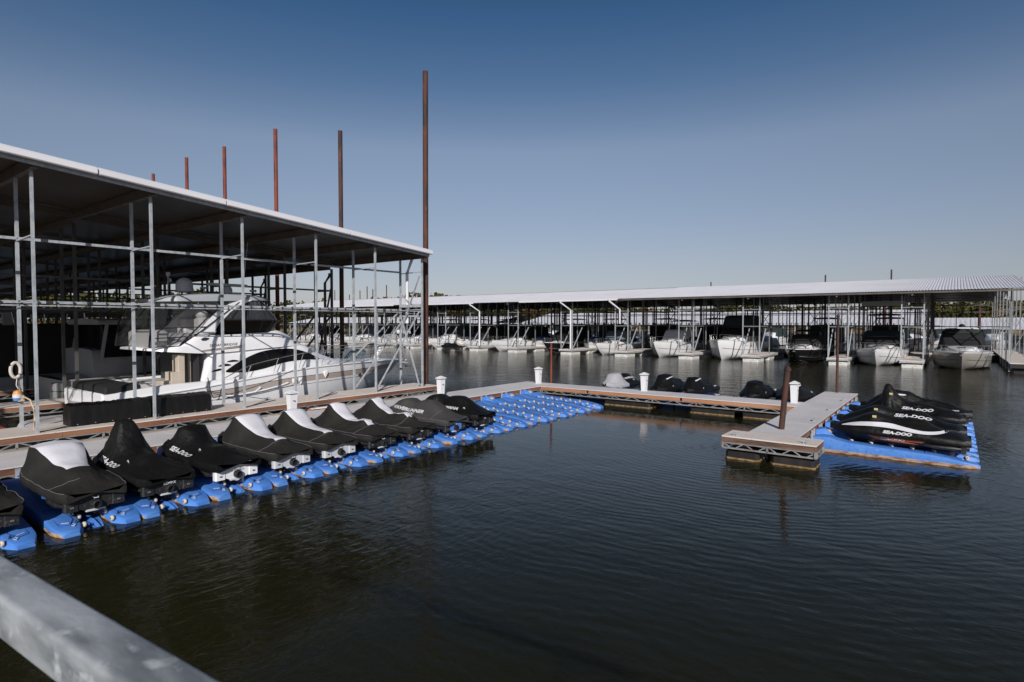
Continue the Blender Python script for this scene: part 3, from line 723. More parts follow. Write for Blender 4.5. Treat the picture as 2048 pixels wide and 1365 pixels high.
# ---- the white flybridge yacht. local x = v, local y = -(u) => root rotated +90 deg
def build_yacht():
    root = thing('flybridge_yacht', 'large white flybridge motor yacht with grey hardtop and clear enclosure, moored under the near roof', 'yacht', (-23.65, 7.0, .13), math.pi/2)
    # local x -> +v ; local y -> -u ; near side (towards camera, +u) is local y<0
    zsf = lambda t: pws(t, [(0, 1.15), (.2, 1.36), (.4, 1.66), (.55, 1.83), (.7, 1.87), (.85, 1.83), (1, 1.74)])
    L, B = 14.2, 4.2
    P = hull_grid(L, B, zsf, -.55, 2.6, flare=.90, tmid=.42, full=2.3, chine=.27)
    hm = hull_mesh(P, 44, 16); hull = hm.build('hull', M['gel'], root, sharp=40)
    tr = hm.bvh()
    def band(h0, h1, t0, t1, name, m, off=.006, n=60, par=hull):
        mb = MB()
        for s in (-1, 1):
            rg = []
            for i in range(n+1):
                t = lerp(t0, t1, i/n); r = []
                for h in (h0(t) if callable(h0) else h0, h1(t) if callable(h1) else h1):
                    x, y, z = P(t, h); r.append((x, s*(y+off), z))
                rg.append(r)
            mb.loft(rg, closed=False)
        return mb.build(name, m, par, rel=False)
    hz = lambda t, d: (pws(t, [(0, 1.08), (.25, 1.20), (.5, 1.46), (1, 1.60)]) + d + .55)/(zsf(t) + .55)
    band(lambda t: hz(t, -.22), lambda t: hz(t, 0), .0, .95, 'sheer_stripe', M['stripe'])
    band(lambda t: hz(t, 0), lambda t: hz(t, .02), 0, .985, 'pin_stripe', M['line'], .008); band(lambda t: hz(t, -.34), lambda t: hz(t, -.325), 0, .97, 'pin_stripe', M['line'], .008)
    band(.30, .315, 0, .9, 'boot_stripe', M['line'], .008)
    # rub rail and deck
    rb = MB()
    for s in (-1, 1):
        pts = [P(t/50, .998) for t in range(51)]; rb.tube([(x, s*(y+.01), z) for x, y, z in pts], .035, 6)
    rb.build('rub_rail', M['gel'], root)
    deck_mesh(P, 1.0, 44, 0.0, .10, .0, .30).build('foredeck', M['gel'], root)
    dk = MB(); P0 = [P(t, 1.0) for t in (0, .05, .1, .15, .2, .25, .30)]
    dk.loft([[(x, y*k, .95) for k in (.9, 0, -.9)] for x, y, z in P0], closed=False); dk.build('cockpit_floor', M['tan'], root)
    # bulwark coaming around the cockpit
    cb = MB()
    for s in (-1, 1):
        rg = []
        for i in range(21):
            t = .30*i/20 + .0; x, y, z = P(t, 1.0); zt = z + pws(x, [(0, .22), (1.5, .27), (3, .20), (4.4, .08)])
            rg.append([(x, s*(y+.01), z-.03), (x, s*(y-.02), zt-.03), (x, s*(y-.07), zt), (x, s*(y-.26), zt), (x, s*(y-.30), zt-.04), (x, s*(y-.32), .93)])
        cb.loft(rg, closed=False)
    cb.bbox(-.02, .42, -1.78, 1.78, .95, 1.42, .06)
    cb.build('cockpit_coaming', M['gel'], root)
    c2 = MB(); c2.bbox(.02, 1.1, -1.88, 1.2, 1.40, 1.66, .07); c2.build('tender_cover', M['canvas'], root)
    sp = MB(); sp.bbox(-.95, .02, -1.85, 1.85, .30, .42, .05); sp.build('swim_platform', M['gel'], root)
    for sa in ((1.55, 1.85, -1.6, -1.1, .96, 1.40, .012), (1.85, 2.15, -1.6, -1.1, .96, 1.66, .012), (2.15, 2.4, -1.6, -1.1, .96, 1.95, .012), (2.4, 2.62, -1.6, -1.1, .96, 2.56, .012)):
        st = MB(); st.bbox(*sa); st.build('flybridge_step', M['tan'], root)
    st = MB(); st.bbox(1.6, 3.5, .6, 1.75, .96, 1.5, .1); st.build('cockpit_seat', M['seat'], root)
    st = MB(); st.bbox(2.625, 3.0, -1.62, -1.0, .96, 1.50, .012); st.build('bulkhead_cabinet', M['tan'], root)
    # main house: side panel shape follows the photo; front slopes to foredeck
    hs1 = dict(x=(3.15, 9.75), zb=[(3.15, 1.22), (5, 1.50), (9.75, 1.72)],
               zt=[(3.15, 1.62), (3.33, 2.1), (3.52, 2.66), (3.6, 2.68), (6.2, 2.7), (7.35, 2.78), (8.3, 2.40), (9.1, 2.14), (9.75, 1.94)],
               wb=[(3.55, 1.80), (6.5, 1.84), (8.2, 1.72), (9.75, 1.25)], wt=[(3.55, 1.74), (6.2, 1.74), (7.6, 1.60), (8.6, 1.38), (9.75, .95)], r=.22, cam=.05)
    h1 = house(hs1, 44); ho = h1.build('cabin_house', M['gel'], root, sharp=50); th = h1.bvh()
    # flybridge body and overhang, long swept moulding
    hs2 = dict(x=(1.55, 9.2), zb=[(1.55, 2.72), (2.2, 2.66), (3.4, 2.58), (6, 2.70), (7.2, 2.74), (7.8, 2.5), (8.4, 2.2), (9.2, 1.90)],
               zt=[(1.55, 2.80), (2.0, 2.84), (2.55, 3.02), (3.1, 3.30), (3.5, 3.26), (4.5, 3.30), (5.6, 3.40), (6.3, 3.40), (6.9, 3.22), (7.6, 2.86), (8.4, 2.38), (9.2, 1.98)],
               wb=[(1.55, 1.25), (1.9, 1.6), (2.4, 1.80), (6, 1.72), (7.6, 1.45), (8.4, 1.20), (9.2, .75)], wt=[(1.55, 1.20), (1.9, 1.55), (2.4, 1.72), (4, 1.66), (6, 1.52), (7.6, 1.05), (8.4, .80), (9.2, .5)], r=.16, cam=.03)
    h2 = house(hs2, 60); h2.build('flybridge_moulding', M['gel'], root, sharp=50); t2 = h2.bvh()
    ft = MB(); ft.bbox(1.4, 5.4, -1.35, 1.35, 2.9, 3.0, .03)
    # hardtop
    hs3 = dict(x=(1.95, 6.35), zb=[(1.95, 4.46), (4, 4.52), (5.2, 4.58), (6.35, 4.62)], zt=[(1.95, 4.52), (2.6, 4.68), (4.4, 4.82), (5.8, 4.78), (6.35, 4.66)],
               wb=[(1.95, .9), (2.6, 1.45), (5.4, 1.40), (6.35, .95)], wt=[(1.95, .8), (2.6, 1.38), (5.4, 1.32), (6.35, .85)], r=.10, cam=.05)
    house(hs3, 26).build('hardtop', M['hard'], root, sharp=50)
    # white arch sweeping from the hardtop down to the flybridge side
    for s in (-1, 1):
        a = MB(); outer = [(4.9, 4.62), (4.35, 4.42), (3.9, 4.15), (3.5, 3.80), (3.1, 3.34)]; inner = [(5.3, 4.60), (4.75, 4.36), (4.35, 4.10), (4.0, 3.72), (3.72, 3.30)]
        rg = []
        for i in range(21):
            f = i/20*4; k = min(int(f), 3); q = f-k
            o = [lerp(outer[k][j], outer[k+1][j], q) for j in (0, 1)]; n_ = [lerp(inner[k][j], inner[k+1][j], q) for j in (0, 1)]
            y = lerp(1.42, 1.60, (4.6-o[1])/1.3)
            rg.append([(o[0], s*y, o[1]), (n_[0], s*y, n_[1]), (n_[0], s*(y-.10), n_[1]), (o[0], s*(y-.10), o[1])])
        a.loft(rg, caps=True); a.build('arch', M['gel'], root, sharp=50)
    # dark wrap-around windshield (forward), clear panels above it
    def wrap(zlo, zhi, xl0, xf0, wl, xl1, xf1, wh, name, m, steps=12, rnd_=.55):
        rg = []
        for i in range(steps+1):
            pass
        def ring(xa, xf, w_, z):
            z = z if callable(z) else (lambda x, z=z: z)
            pts = []
            for s in (-1, 1):
                side = []
                for k in range(7): x = lerp(xa, xf-rnd_, k/6); side.append((x, s*w_, z(x)))
                for k in range(1, 6):
                    a_ = math.pi/2*k/6; x = xf-rnd_+rnd_*math.sin(a_); side.append((x, s*(w_-.55+.55*math.cos(a_)), z(x)))
                pts.append(side)
            left = pts[0]; right = pts[1]
            return left + [(xf, -w_*.45, z(xf)), (xf, 0, z(xf)), (xf, w_*.45, z(xf))] + right[::-1]
        A = ring(xl0, xf0, wl, zlo); Bq = ring(xl1, xf1, wh, zhi)
        mb = MB(); rr = []
        for i in range(5): q = i/4; rr.append([tuple(lerp(a[j], b[j], q) for j in range(3)) for a, b in zip(A, Bq)])
        mb.loft(rr, closed=False); return mb.build(name, m, root)
    wrap(lambda x: pws(x, [(3.5, 3.22), (5, 3.28), (6.2, 3.36)]), 3.80, 3.62, 6.25, 1.56, 3.95, 6.55, 1.62, 'windshield', M['glass'])
    wrap(3.805, 4.60, 4.0, 6.5, 1.58, 5.0, 5.95, 1.34, 'front_enclosure', M['vinyld'])
    class FB:
        def bar(self, *a):
            q = MB(); q.bar(*a); q.build('window_frame', M['canvas'], root, sharp=0)
    fr_ = FB()
    for s in (-1, 1):
        for (xa, za, xb, zb_) in ((5.0, 3.8, 5.1, 4.6), (5.75, 3.8, 5.6, 4.6), (4.3, 3.8, 4.9, 4.5)): fr_.bar((xa, s*1.59, za), (xb, s*1.38, zb_), .05, .03)
        fr_.bar((3.9, s*1.61, 3.82), (6.0, s*1.61, 3.82), .03, .05); fr_.bar((5.95, s*1.2, 3.82), (5.6, s*1.1, 4.6), .05, .03)
        fr_.bar((4.5, s*1.45, 3.3), (5.1, s*1.35, 4.55), .025); fr_.bar((5.5, s*1.4, 3.6), (5.0, s*1.3, 4.5), .025)
    for y in (-.5, .5): fr_.bar((6.5, y, 3.82), (5.95, y, 4.6), .05, .03)
    # clear aft enclosure
    for s in (-1, 1):
        v_ = MB(); v_.loft([[(1.55, s*1.5, 2.86), (2.35, s*1.66, 2.92), (3.05, s*1.6, 3.36)], [(1.6, s*1.44, 3.7), (2.6, s*1.5, 3.8), (3.5, s*1.55, 3.9)], [(1.85, s*1.2, 4.44), (3.2, s*1.38, 4.5), (4.7, s*1.40, 4.55)]], closed=False)
        v_.build('aft_enclosure', M['vinyl'], root)
        f2 = FB()
        for a_, b_ in (((1.5, 1.5, 2.84), (2.4, 1.68, 2.88)), ((2.4, 1.68, 2.88), (3.1, 1.62, 3.32)), ((2.4, 1.68, 2.88), (4.15, 1.42, 4.5)), ((1.5, 1.5, 2.84), (1.6, 1.44, 3.7)), ((1.6, 1.44, 3.7), (1.85, 1.2, 4.44)), ((3.1, 1.62, 3.32), (4.75, 1.42, 4.5)), ((1.58, 1.46, 3.5), (3.4, 1.58, 3.55)), ((1.55, 1.5, 3.15), (2.7, 1.65, 3.2))):
            f2.bar((a_[0], s*a_[1], a_[2]), (b_[0], s*b_[1], b_[2]), .055 if b_[2] > 3.6 or s else .03, .03)
    v_ = MB(); v_.loft([[(1.55, -1.5, 2.86), (1.5, 0, 2.86), (1.55, 1.5, 2.86)], [(1.85, -1.2, 4.44), (1.8, 0, 4.45), (1.85, 1.2, 4.44)]], closed=False); v_.build('aft_enclosure', M['vinyl'], root)
    # bridge seats and rails seen through the vinyl
    se = MB(); se.bbox(1.8, 2.3, -1.2, 1.2, 2.85, 3.45, .1); se.bbox(3.4, 3.9, -1.1, -.5, 2.9, 3.95, .12); se.bbox(3.4, 3.9, .3, .9, 2.9, 3.95, .12); se.ell((3.6, -.8, 4.02), .22, .28, .18); se.bbox(4.6, 5.4, -1.0, 1.0, 2.95, 3.7, .1)
    se.build('bridge_seats', M['seat'], root)
    # long side window on both sides, set on the house side
    win = sline([(4.02, 1.84), (4.2, 2.02), (4.6, 2.24), (5.25, 2.50), (5.95, 2.62), (6.8, 2.62), (7.55, 2.44), (8.2, 2.12), (7.4, 2.14), (6.45, 2.08), (5.5, 1.88), (4.8, 1.80)], 5)
    both = MB()
    allv = h1.v + h2.v; off_ = len(h1.v); tw = BVHTree.FromPolygons(allv, h1.f + [tuple(i+off_ for i in f) for f in h2.f])
    for s in (-1, 1):
        d_ = decal(tw, win, (0, -s, 0), .012, 'side_window', M['glass'], root, cell=.12); d_.name = 'side_window'
    for pts in ([(4.05, 2.22), (4.5, 2.22), (4.45, 2.27), (4.25, 2.29)], [(3.72, 2.07), (4.2, 2.08), (4.1, 2.15), (3.9, 2.15)], [(3.45, 1.88), (3.85, 1.93), (3.8, 1.99), (3.65, 1.97)]):
        for s in (-1, 1): decal(tw, sline(pts, 3), (0, -s, 0), .012, 'air_vent', M['glass'], root, cell=.1)
    # cockpit side door opening
    db = MB(); db.box(3.05, 3.09, -1.66, 1.5, 1.0, 2.60); db.build('saloon_door', M['line'], root)
    db = MB(); db.bar((2.9, -1.3, 1.0), (2.9, -1.3, 2.58), .06, .1); db.build('door_frame', M['tan'], root)
    decal(tw, sline([(3.15, 3.10), (3.27, 3.16), (3.42, 3.14), (3.45, 3.10), (3.3, 3.04), (3.17, 3.05)], 3), (0, 1, 0), .012, 'oval_badge', M['line'], root, cell=.1)
    lettering(t2, "SEDAN BRIDGE", .13, 3.95, 2.87, 'lettering', M['line'], root, side=-1, rot=.03, shear=.3, sx=1.2, off=.012)
    hr = MB(); hr.tube([(3.1, -1.79, 2.66), (3.9, -1.78, 2.72), (4.7, -1.76, 2.78)], .02, 6); hr.tube([(3.1, -1.79, 2.66), (3.2, -1.79, 2.70), (4.7, -1.76, 2.83), (4.7, -1.76, 2.78)], .012, 6); hr.build('grab_rail', M['stripe'], root)
    # foredeck rails
    rl = MB()
    for s in (-1, 1):
        pts = []
        for i in range(19):
            t = lerp(.26, .985, i/18); x, y, z = P(t, 1.0); pts.append((x, s*max(.02, y-.10), z+.02))
        top = [(p[0]+.05, p[1], p[2] + pws(i, [(0, .12), (2, .48), (6, .62), (18, .70)])) for i, p in enumerate(pts)]
        rl.tube(top, .019, 6); rl.tube([(p[0], p[1], lerp(q[2], p[2], .5)) for p, q in zip(top, pts)][9:], .011, 6)
        for i in range(2, 19, 2): rl.tube([(pts[i][0]-.18, pts[i][1], pts[i][2]), top[i]], .014, 6)
    rl.build('bow_rail', M['steel'], root)
    # radar, dome, antennas
    m = MB(); m.lathe([(.24, 0), (.30, .04), (.30, .30), (.26, .44), (.16, .54), (.03, .575)], 18, (3.35, 0, 4.86)); m.build('satellite_dome', M['radar'], root)
    m = MB(); m.lathe([(.03, 0), (.03, .14), (.16, .16), (.13, .2), (.02, .22)], 14, (3.95, -.3, 4.88)); m.build('antenna_dish', M['radar'], root)
    m = MB(); m.lathe([(.20, 0), (.20, .18), (.15, .28), (.05, .3)], 14, (5.0, 0, 4.88)); m.bbox(4.2, 5.85, -.08, .08, 5.19, 5.29, .03); m.build('radar_scanner', M['radar'], root)
    m = MB(); m.tube([(4.95, -1.25, 4.7), (5.2, -1.3, 6.9)], .013, 6, radii=[.016, .008]); m.build('whip_antenna', M['radar'], root)
    m = MB(); m.tube([(3.0, .6, 4.85), (3.02, .6, 5.55)], .02, 6); m.bbox(2.96, 3.08, .53, .67, 5.5, 5.66, .02); m.bbox(3.06, 3.14, .56, .64, 5.28, 5.42, .02); m.build('mast_light', M['radar'], root)
    m = MB(); m.lathe([(.05, 0), (.02, .12), (.06, .24)], 10, (5.6, -.7, 5.0), axis='x'); m.build('horn', M['steel'], root)
    # bow gear: pale folded pads, white fenders
    for k in range(3):
        m = MB(); x = 10.9 + .26*k; m.loft([[(x-.1+a, y, 1.85+z) for a, y, z in ((0, -.55, 0), (.16, -.55, 0), (.30, -.50, .42), (.16, -.50, .55), (.02, -.52, .42))], [(x-.1+a, y, 1.85+z) for a, y, z in ((0, .3, 0), (.16, .3, 0), (.30, .25, .42), (.16, .25, .55), (.02, .27, .42))]], caps=True); m.build('sun_pad', M['canvasb'], root, sharp=30)
    for x, y in ((12.35, -.5), (12.55, -.1)):
        m = MB(); m.tube([(x-.16, y, 1.84), (x-.12, y, 1.9), (x, y, 2.2), (x+.12, y, 2.46), (x+.15, y, 2.52)], .12, 12, radii=[.05, .13, .14, .13, .05]); m.build('fender', M['gel'], root)
    for x, h_ in ((6.55, .80), (6.85, .80), (8.0, .86)):
        t = x/13.6; px, py, pz = P(t, h_); m = MB(); m.loft([[(px-.10, -(py+.01), pz+.12), (px+.10, -(py+.01), pz+.12), (px+.10, -(py+.01), pz-.02), (px+.0, -(py+.01), pz-.2), (px-.10, -(py+.01), pz-.02)], [(px-.08, -(py+.09), pz+.08), (px+.06, -(py+.09), pz+.08), (px+.06, -(py+.09), pz), (px+.0, -(py+.06), pz-.12), (px-.08, -(py+.09), pz)]], caps=True); m.build('hull_vent', M['gel'], root)
    # hull scoop
    sc_ = MB()
    pts = sline([(3.9, .98), (4.7, 1.05), (5.4, 1.12), (6.1, 1.22), (6.3, 1.26), (5.7, 1.25), (4.8, 1.14)], 4)
    decal(tr, pts, (0, 1, 0), .014, 'hull_scoop', M['gelgrey'], root, cell=.15)
    m = MB(); m.tube([project(tr, (x, 0, z), (0, 1, 0), .03) for x, z in ((3.9, .96), (4.7, 1.0), (5.4, 1.07), (6.0, 1.17), (6.4, 1.27))], .035, 6); m.bar(project(tr, (5.0, 0, 1.04), (0, 1, 0), .04), project(tr, (5.2, 0, 1.2), (0, 1, 0), .04), .08, .03); m.build('scoop_lip', M['gel'], root)
    m = MB(); m.tube([(14.0, -.25, 1.62), (14.5, -.12, 1.55), (14.75, 0, 1.5)], .07, 8); m.bbox(13.8, 14.6, -.2, .2, 1.68, 1.76, .03); m.build('bow_pulpit', M['gel'], root)
    m = MB(); m.tube([(14.55, 0, 1.66), (14.75, 0, 1.55), (14.8, 0, 1.35)], .03, 6); m.bar((14.8, -.15, 1.35), (14.8, .15, 1.35), .07); m.build('anchor', M['steel'], root)
    m = MB(); m.lathe([(.07, 0), (.07, .01)], 12, (11.2, -2.0, 1.3), axis='y'); 
    pt = project(tr, (10.4, 0, 1.28), (0, 1, 0), .01); m = MB(); m.lathe([(.085, -.02), (.085, .0), (.05, .01)], 14, (pt[0], pt[1], pt[2]), axis='y'); m.build('porthole', M['line'], root)
    return root
yacht = build_yacht()
# dark mooring lines
def line_obj(label, pts, m='rope', r=.014, sag=.0, name='mooring_line', grp=None):
    b = MB(); out = []
    for a, c in zip(pts, pts[1:]):
        for k in range(10):
            q = k/10; p = [lerp(a[j], c[j], q) for j in range(3)]; p[2] -= sag*4*q*(1-q); out.append(p)
    out.append(pts[-1]); b.tube(out, r, 6); o = b.build(name, M[m], None); tag(o, label, 'rope', grp); return o
line_obj('dark mooring line sagging along the white yacht from a galvanized post to its rail', [(-20.9, 13.2, 1.95), (-21.5, 10.35, 1.1), (-20.95, 9.9, 1.9)], sag=.12)
line_obj('short dark mooring line running from the yacht side down onto the finger dock', [(-21.55, 10.2, 1.35), (-20.7, 12.0, .93)], sag=.0, r=.012)
line_obj('dark line lying from the first post foot across the finger decking', [(-19.45, 4.7, .92), (-20.2, 6.4, .92)], r=.014)
line_obj('dark line lying from the fourth post foot across the finger decking', [(-19.45, 10.4, .92), (-20.35, 12.1, .93)], r=.014)
line_obj('dark line lying from the fifth post foot across the finger decking', [(-19.45, 13.25, .92), (-20.4, 14.9, .93)], r=.014)
line_obj('dark line lying from the sixth post foot across the finger decking', [(-19.45, 16.1, .92), (-20.4, 17.9, .93)], r=.014)

# ---- simpler cruisers; local x from stern 0 to bow L
def cruiser(name, label, loc, rz, L=10, B=3.6, fb=(1.25, 1.05), hullm='gel', draft=.35, rake=1.7, cabin=None, canvas=None, top=None, rails=True, arch=False, flare=.91, grp=None, bottom=None, portholes=2, full=2.0, cat='motor boat', white='gel', windows=None, horn=False, tmid=.38):
    root = thing(name, label, cat, loc, rz, group=grp)
    zsf = lambda t: pws(t, [(0, fb[1]), (.5, lerp(fb[1], fb[0], .35)), (1, fb[0])])
    P = hull_grid(L, B, zsf, -draft, rake, flare=flare, tmid=tmid, full=full, chine=.3)
    hm = hull_mesh(P, 26, 10); hull = hm.build('hull', M[hullm], root, sharp=40)
    def band(h0, h1, t0, t1, name, m, off=.006, n=40):
        mb = MB()
        for s in (-1, 1):
            mb.loft([[(P(lerp(t0,t1,i/n), h)[0], s*(P(lerp(t0,t1,i/n), h)[1]+off), P(lerp(t0,t1,i/n), h)[2]) for h in (h0, h1)] for i in range(n+1)], closed=False)
        return mb.build(name, M[m], hull)
    if bottom: band(.2, .52, .0, .97, 'bottom_paint', bottom)
    band(.60, .62, 0, .98, 'pin_stripe', 'line', .008)
    rb = MB()
    for s in (-1, 1): rb.tube([(P(t/30, 1)[0], s*(P(t/30, 1)[1]+.01), P(t/30, 1)[2]) for t in range(31)], .035, 5)
    rb.build('rub_rail', M[white], root)
    deck_mesh(P, 1.0, 26, 0, .12).build('deck', M[white], root)
    zd = zsf(.6)
    if cabin:   # (x0, x1, height, halfwidth)
        x0, x1, h, wd = cabin
        zd2 = zsf(x1/L)
        hsd = dict(x=(x0, x1), zb=[(x0, zsf(x0/L)-.05), (x1, zd2)], zt=[(x0, zd+h), (lerp(x0, x1, .35), zd+h), (lerp(x0, x1, .8), zd2+h*.45), (x1, zd2+.07)],
                   wb=[(x0, wd), (lerp(x0, x1, .5), wd*.9), (x1, wd*.3)], wt=[(x0, wd*.9), (lerp(x0, x1, .5), wd*.72), (x1, wd*.16)], r=.15, cam=.06)
        hb = house(hsd, 16); hb.build('cabin', M[white], root, sharp=50)
        m = MB(); xx = lerp(x0, x1, .72); m.box(xx-.25, xx+.25, -.27, .27, pws(xx, hsd['zt'])+.03, pws(xx, hsd['zt'])+.10); m.build('deck_hatch', M['canvasg'], root, sharp=0)
    if canvas:  # (x0, x1, zlow, ztop, wbot, wtop, slope, material)
        for cv in canvas:
            x0, x1, z0, z1, wb_, wt_, slope, m_ = cv
            hsd = dict(x=(x0, x1+slope), zb=[(x0, z0), (x1+slope, z0+.02)], zt=[(x0, z1), (lerp(x0, x1, .6), z1+.04), (x1, z1-.02), (x1+slope*.5, lerp(z0, z1, .5)), (x1+slope, z0+.06)],
                       wb=[(x0, wb_), (x1, wb_), (x1+slope, wb_*.72)], wt=[(x0, wt_), (x1, wt_*.97), (x1+slope, wb_*.68)], r=.10, cam=.05)
            house(hsd, 14).build('canvas_cover', M[m_], root, sharp=40)
    if windows:
        for (x0, x1, z0, z1, wd) in windows:
            m = MB()
            for s in (-1, 1): m.box(x0, x1, min(s*wd, s*(wd+.015)), max(s*wd, s*(wd+.015)), z0, z1)
            m.box(x1+.0, x1+.02, -wd*.9, wd*.9, z0, z1)
            m.build('window', M['glass'], root, sharp=0)
    if top:     # hardtop / bimini (x0, x1, z, w, mat, legs)
        x0, x1, z, wd, m_ = top
        hsd = dict(x=(x0, x1), zb=[(x0, z-.05), (x1, z-.08)], zt=[(x0, z), (lerp(x0, x1, .5), z+.1), (x1, z-.04)], wb=[(x0, wd), (x1, wd*.95)], wt=[(x0, wd*.93), (x1, wd*.88)], r=.05, cam=.05)
        house(hsd, 10).build('bimini_top', M[m_], root, sharp=40)
        m = MB()
        for s in (-1, 1):
            m.tube([(x0+.1, s*wd*.95, z-.05), (x0+.5, s*wd, zd+.3)], .022, 6); m.tube([(x1-.1, s*wd*.9, z-.06), (x0+.6, s*wd, zd+.3)], .022, 6); m.tube([(x1-.05, s*wd*.9, z-.06), (x1+.2, s*wd, zd+.5)], .022, 6)
        m.build('top_frame', M['steel'], root)
    if arch:
        x, z, wd = arch; m = MB()
        m.loft([[(x-.0+dx, y, zz) for dx in (0, .35)] + [(x+dx, y*.93, zz-.08) for dx in (.35, 0)] for y, zz in ((-wd, zd+.1), (-wd*.93, lerp(zd, z, .6)), (-wd*.8, z), (0, z+.06), (wd*.8, z), (wd*.93, lerp(zd, z, .6)), (wd, zd+.1))], caps=True)
        m.build('radar_arch', M[white], root, sharp=40)
        m = MB(); m.lathe([(.2, 0), (.24, .05), (.22, .2), (.05, .3)], 12, (x+.2, 0, z+.1)); m.tube([(x+.2, .6, z), (x+.1, .65, z+1.5)], .01, 5); m.build('radar_dome', M['canvas'], root)
    if rails:
        m = MB()
        for s in (-1, 1):
            pts = [(P(lerp(.5, .985, i/10), 1)[0], s*max(.02, P(lerp(.5, .985, i/10), 1)[1]-.08), P(lerp(.5, .985, i/10), 1)[2]+.02) for i in range(11)]
            rail_run(m, pts, .55, .016, 7, .1)
        m.build('bow_rail', M['steel'], root)
    m = MB(); m.bbox(L-.45, L+.12, -.14, .14, fb[0]+.02, fb[0]+.10, .03); m.tube([(L-.1, 0, fb[0]+.1), (L+.08, 0, fb[0]+.02), (L+.1, 0, fb[0]-.2)], .035, 6); m.bar((L+.1, -.14, fb[0]-.2), (L+.1, .14, fb[0]-.2), .06); m.build('anchor', M['steel'], root)
    if portholes:
        m = MB()
        for s in (-1, 1):
            for k in range(portholes):
                t = .62+.09*k; x, y, z = P(t, .80); m.ell((x, s*y, z), .17, .02, .055, 10, 5)
        m.build('porthole', M['glass'], root)
    return root
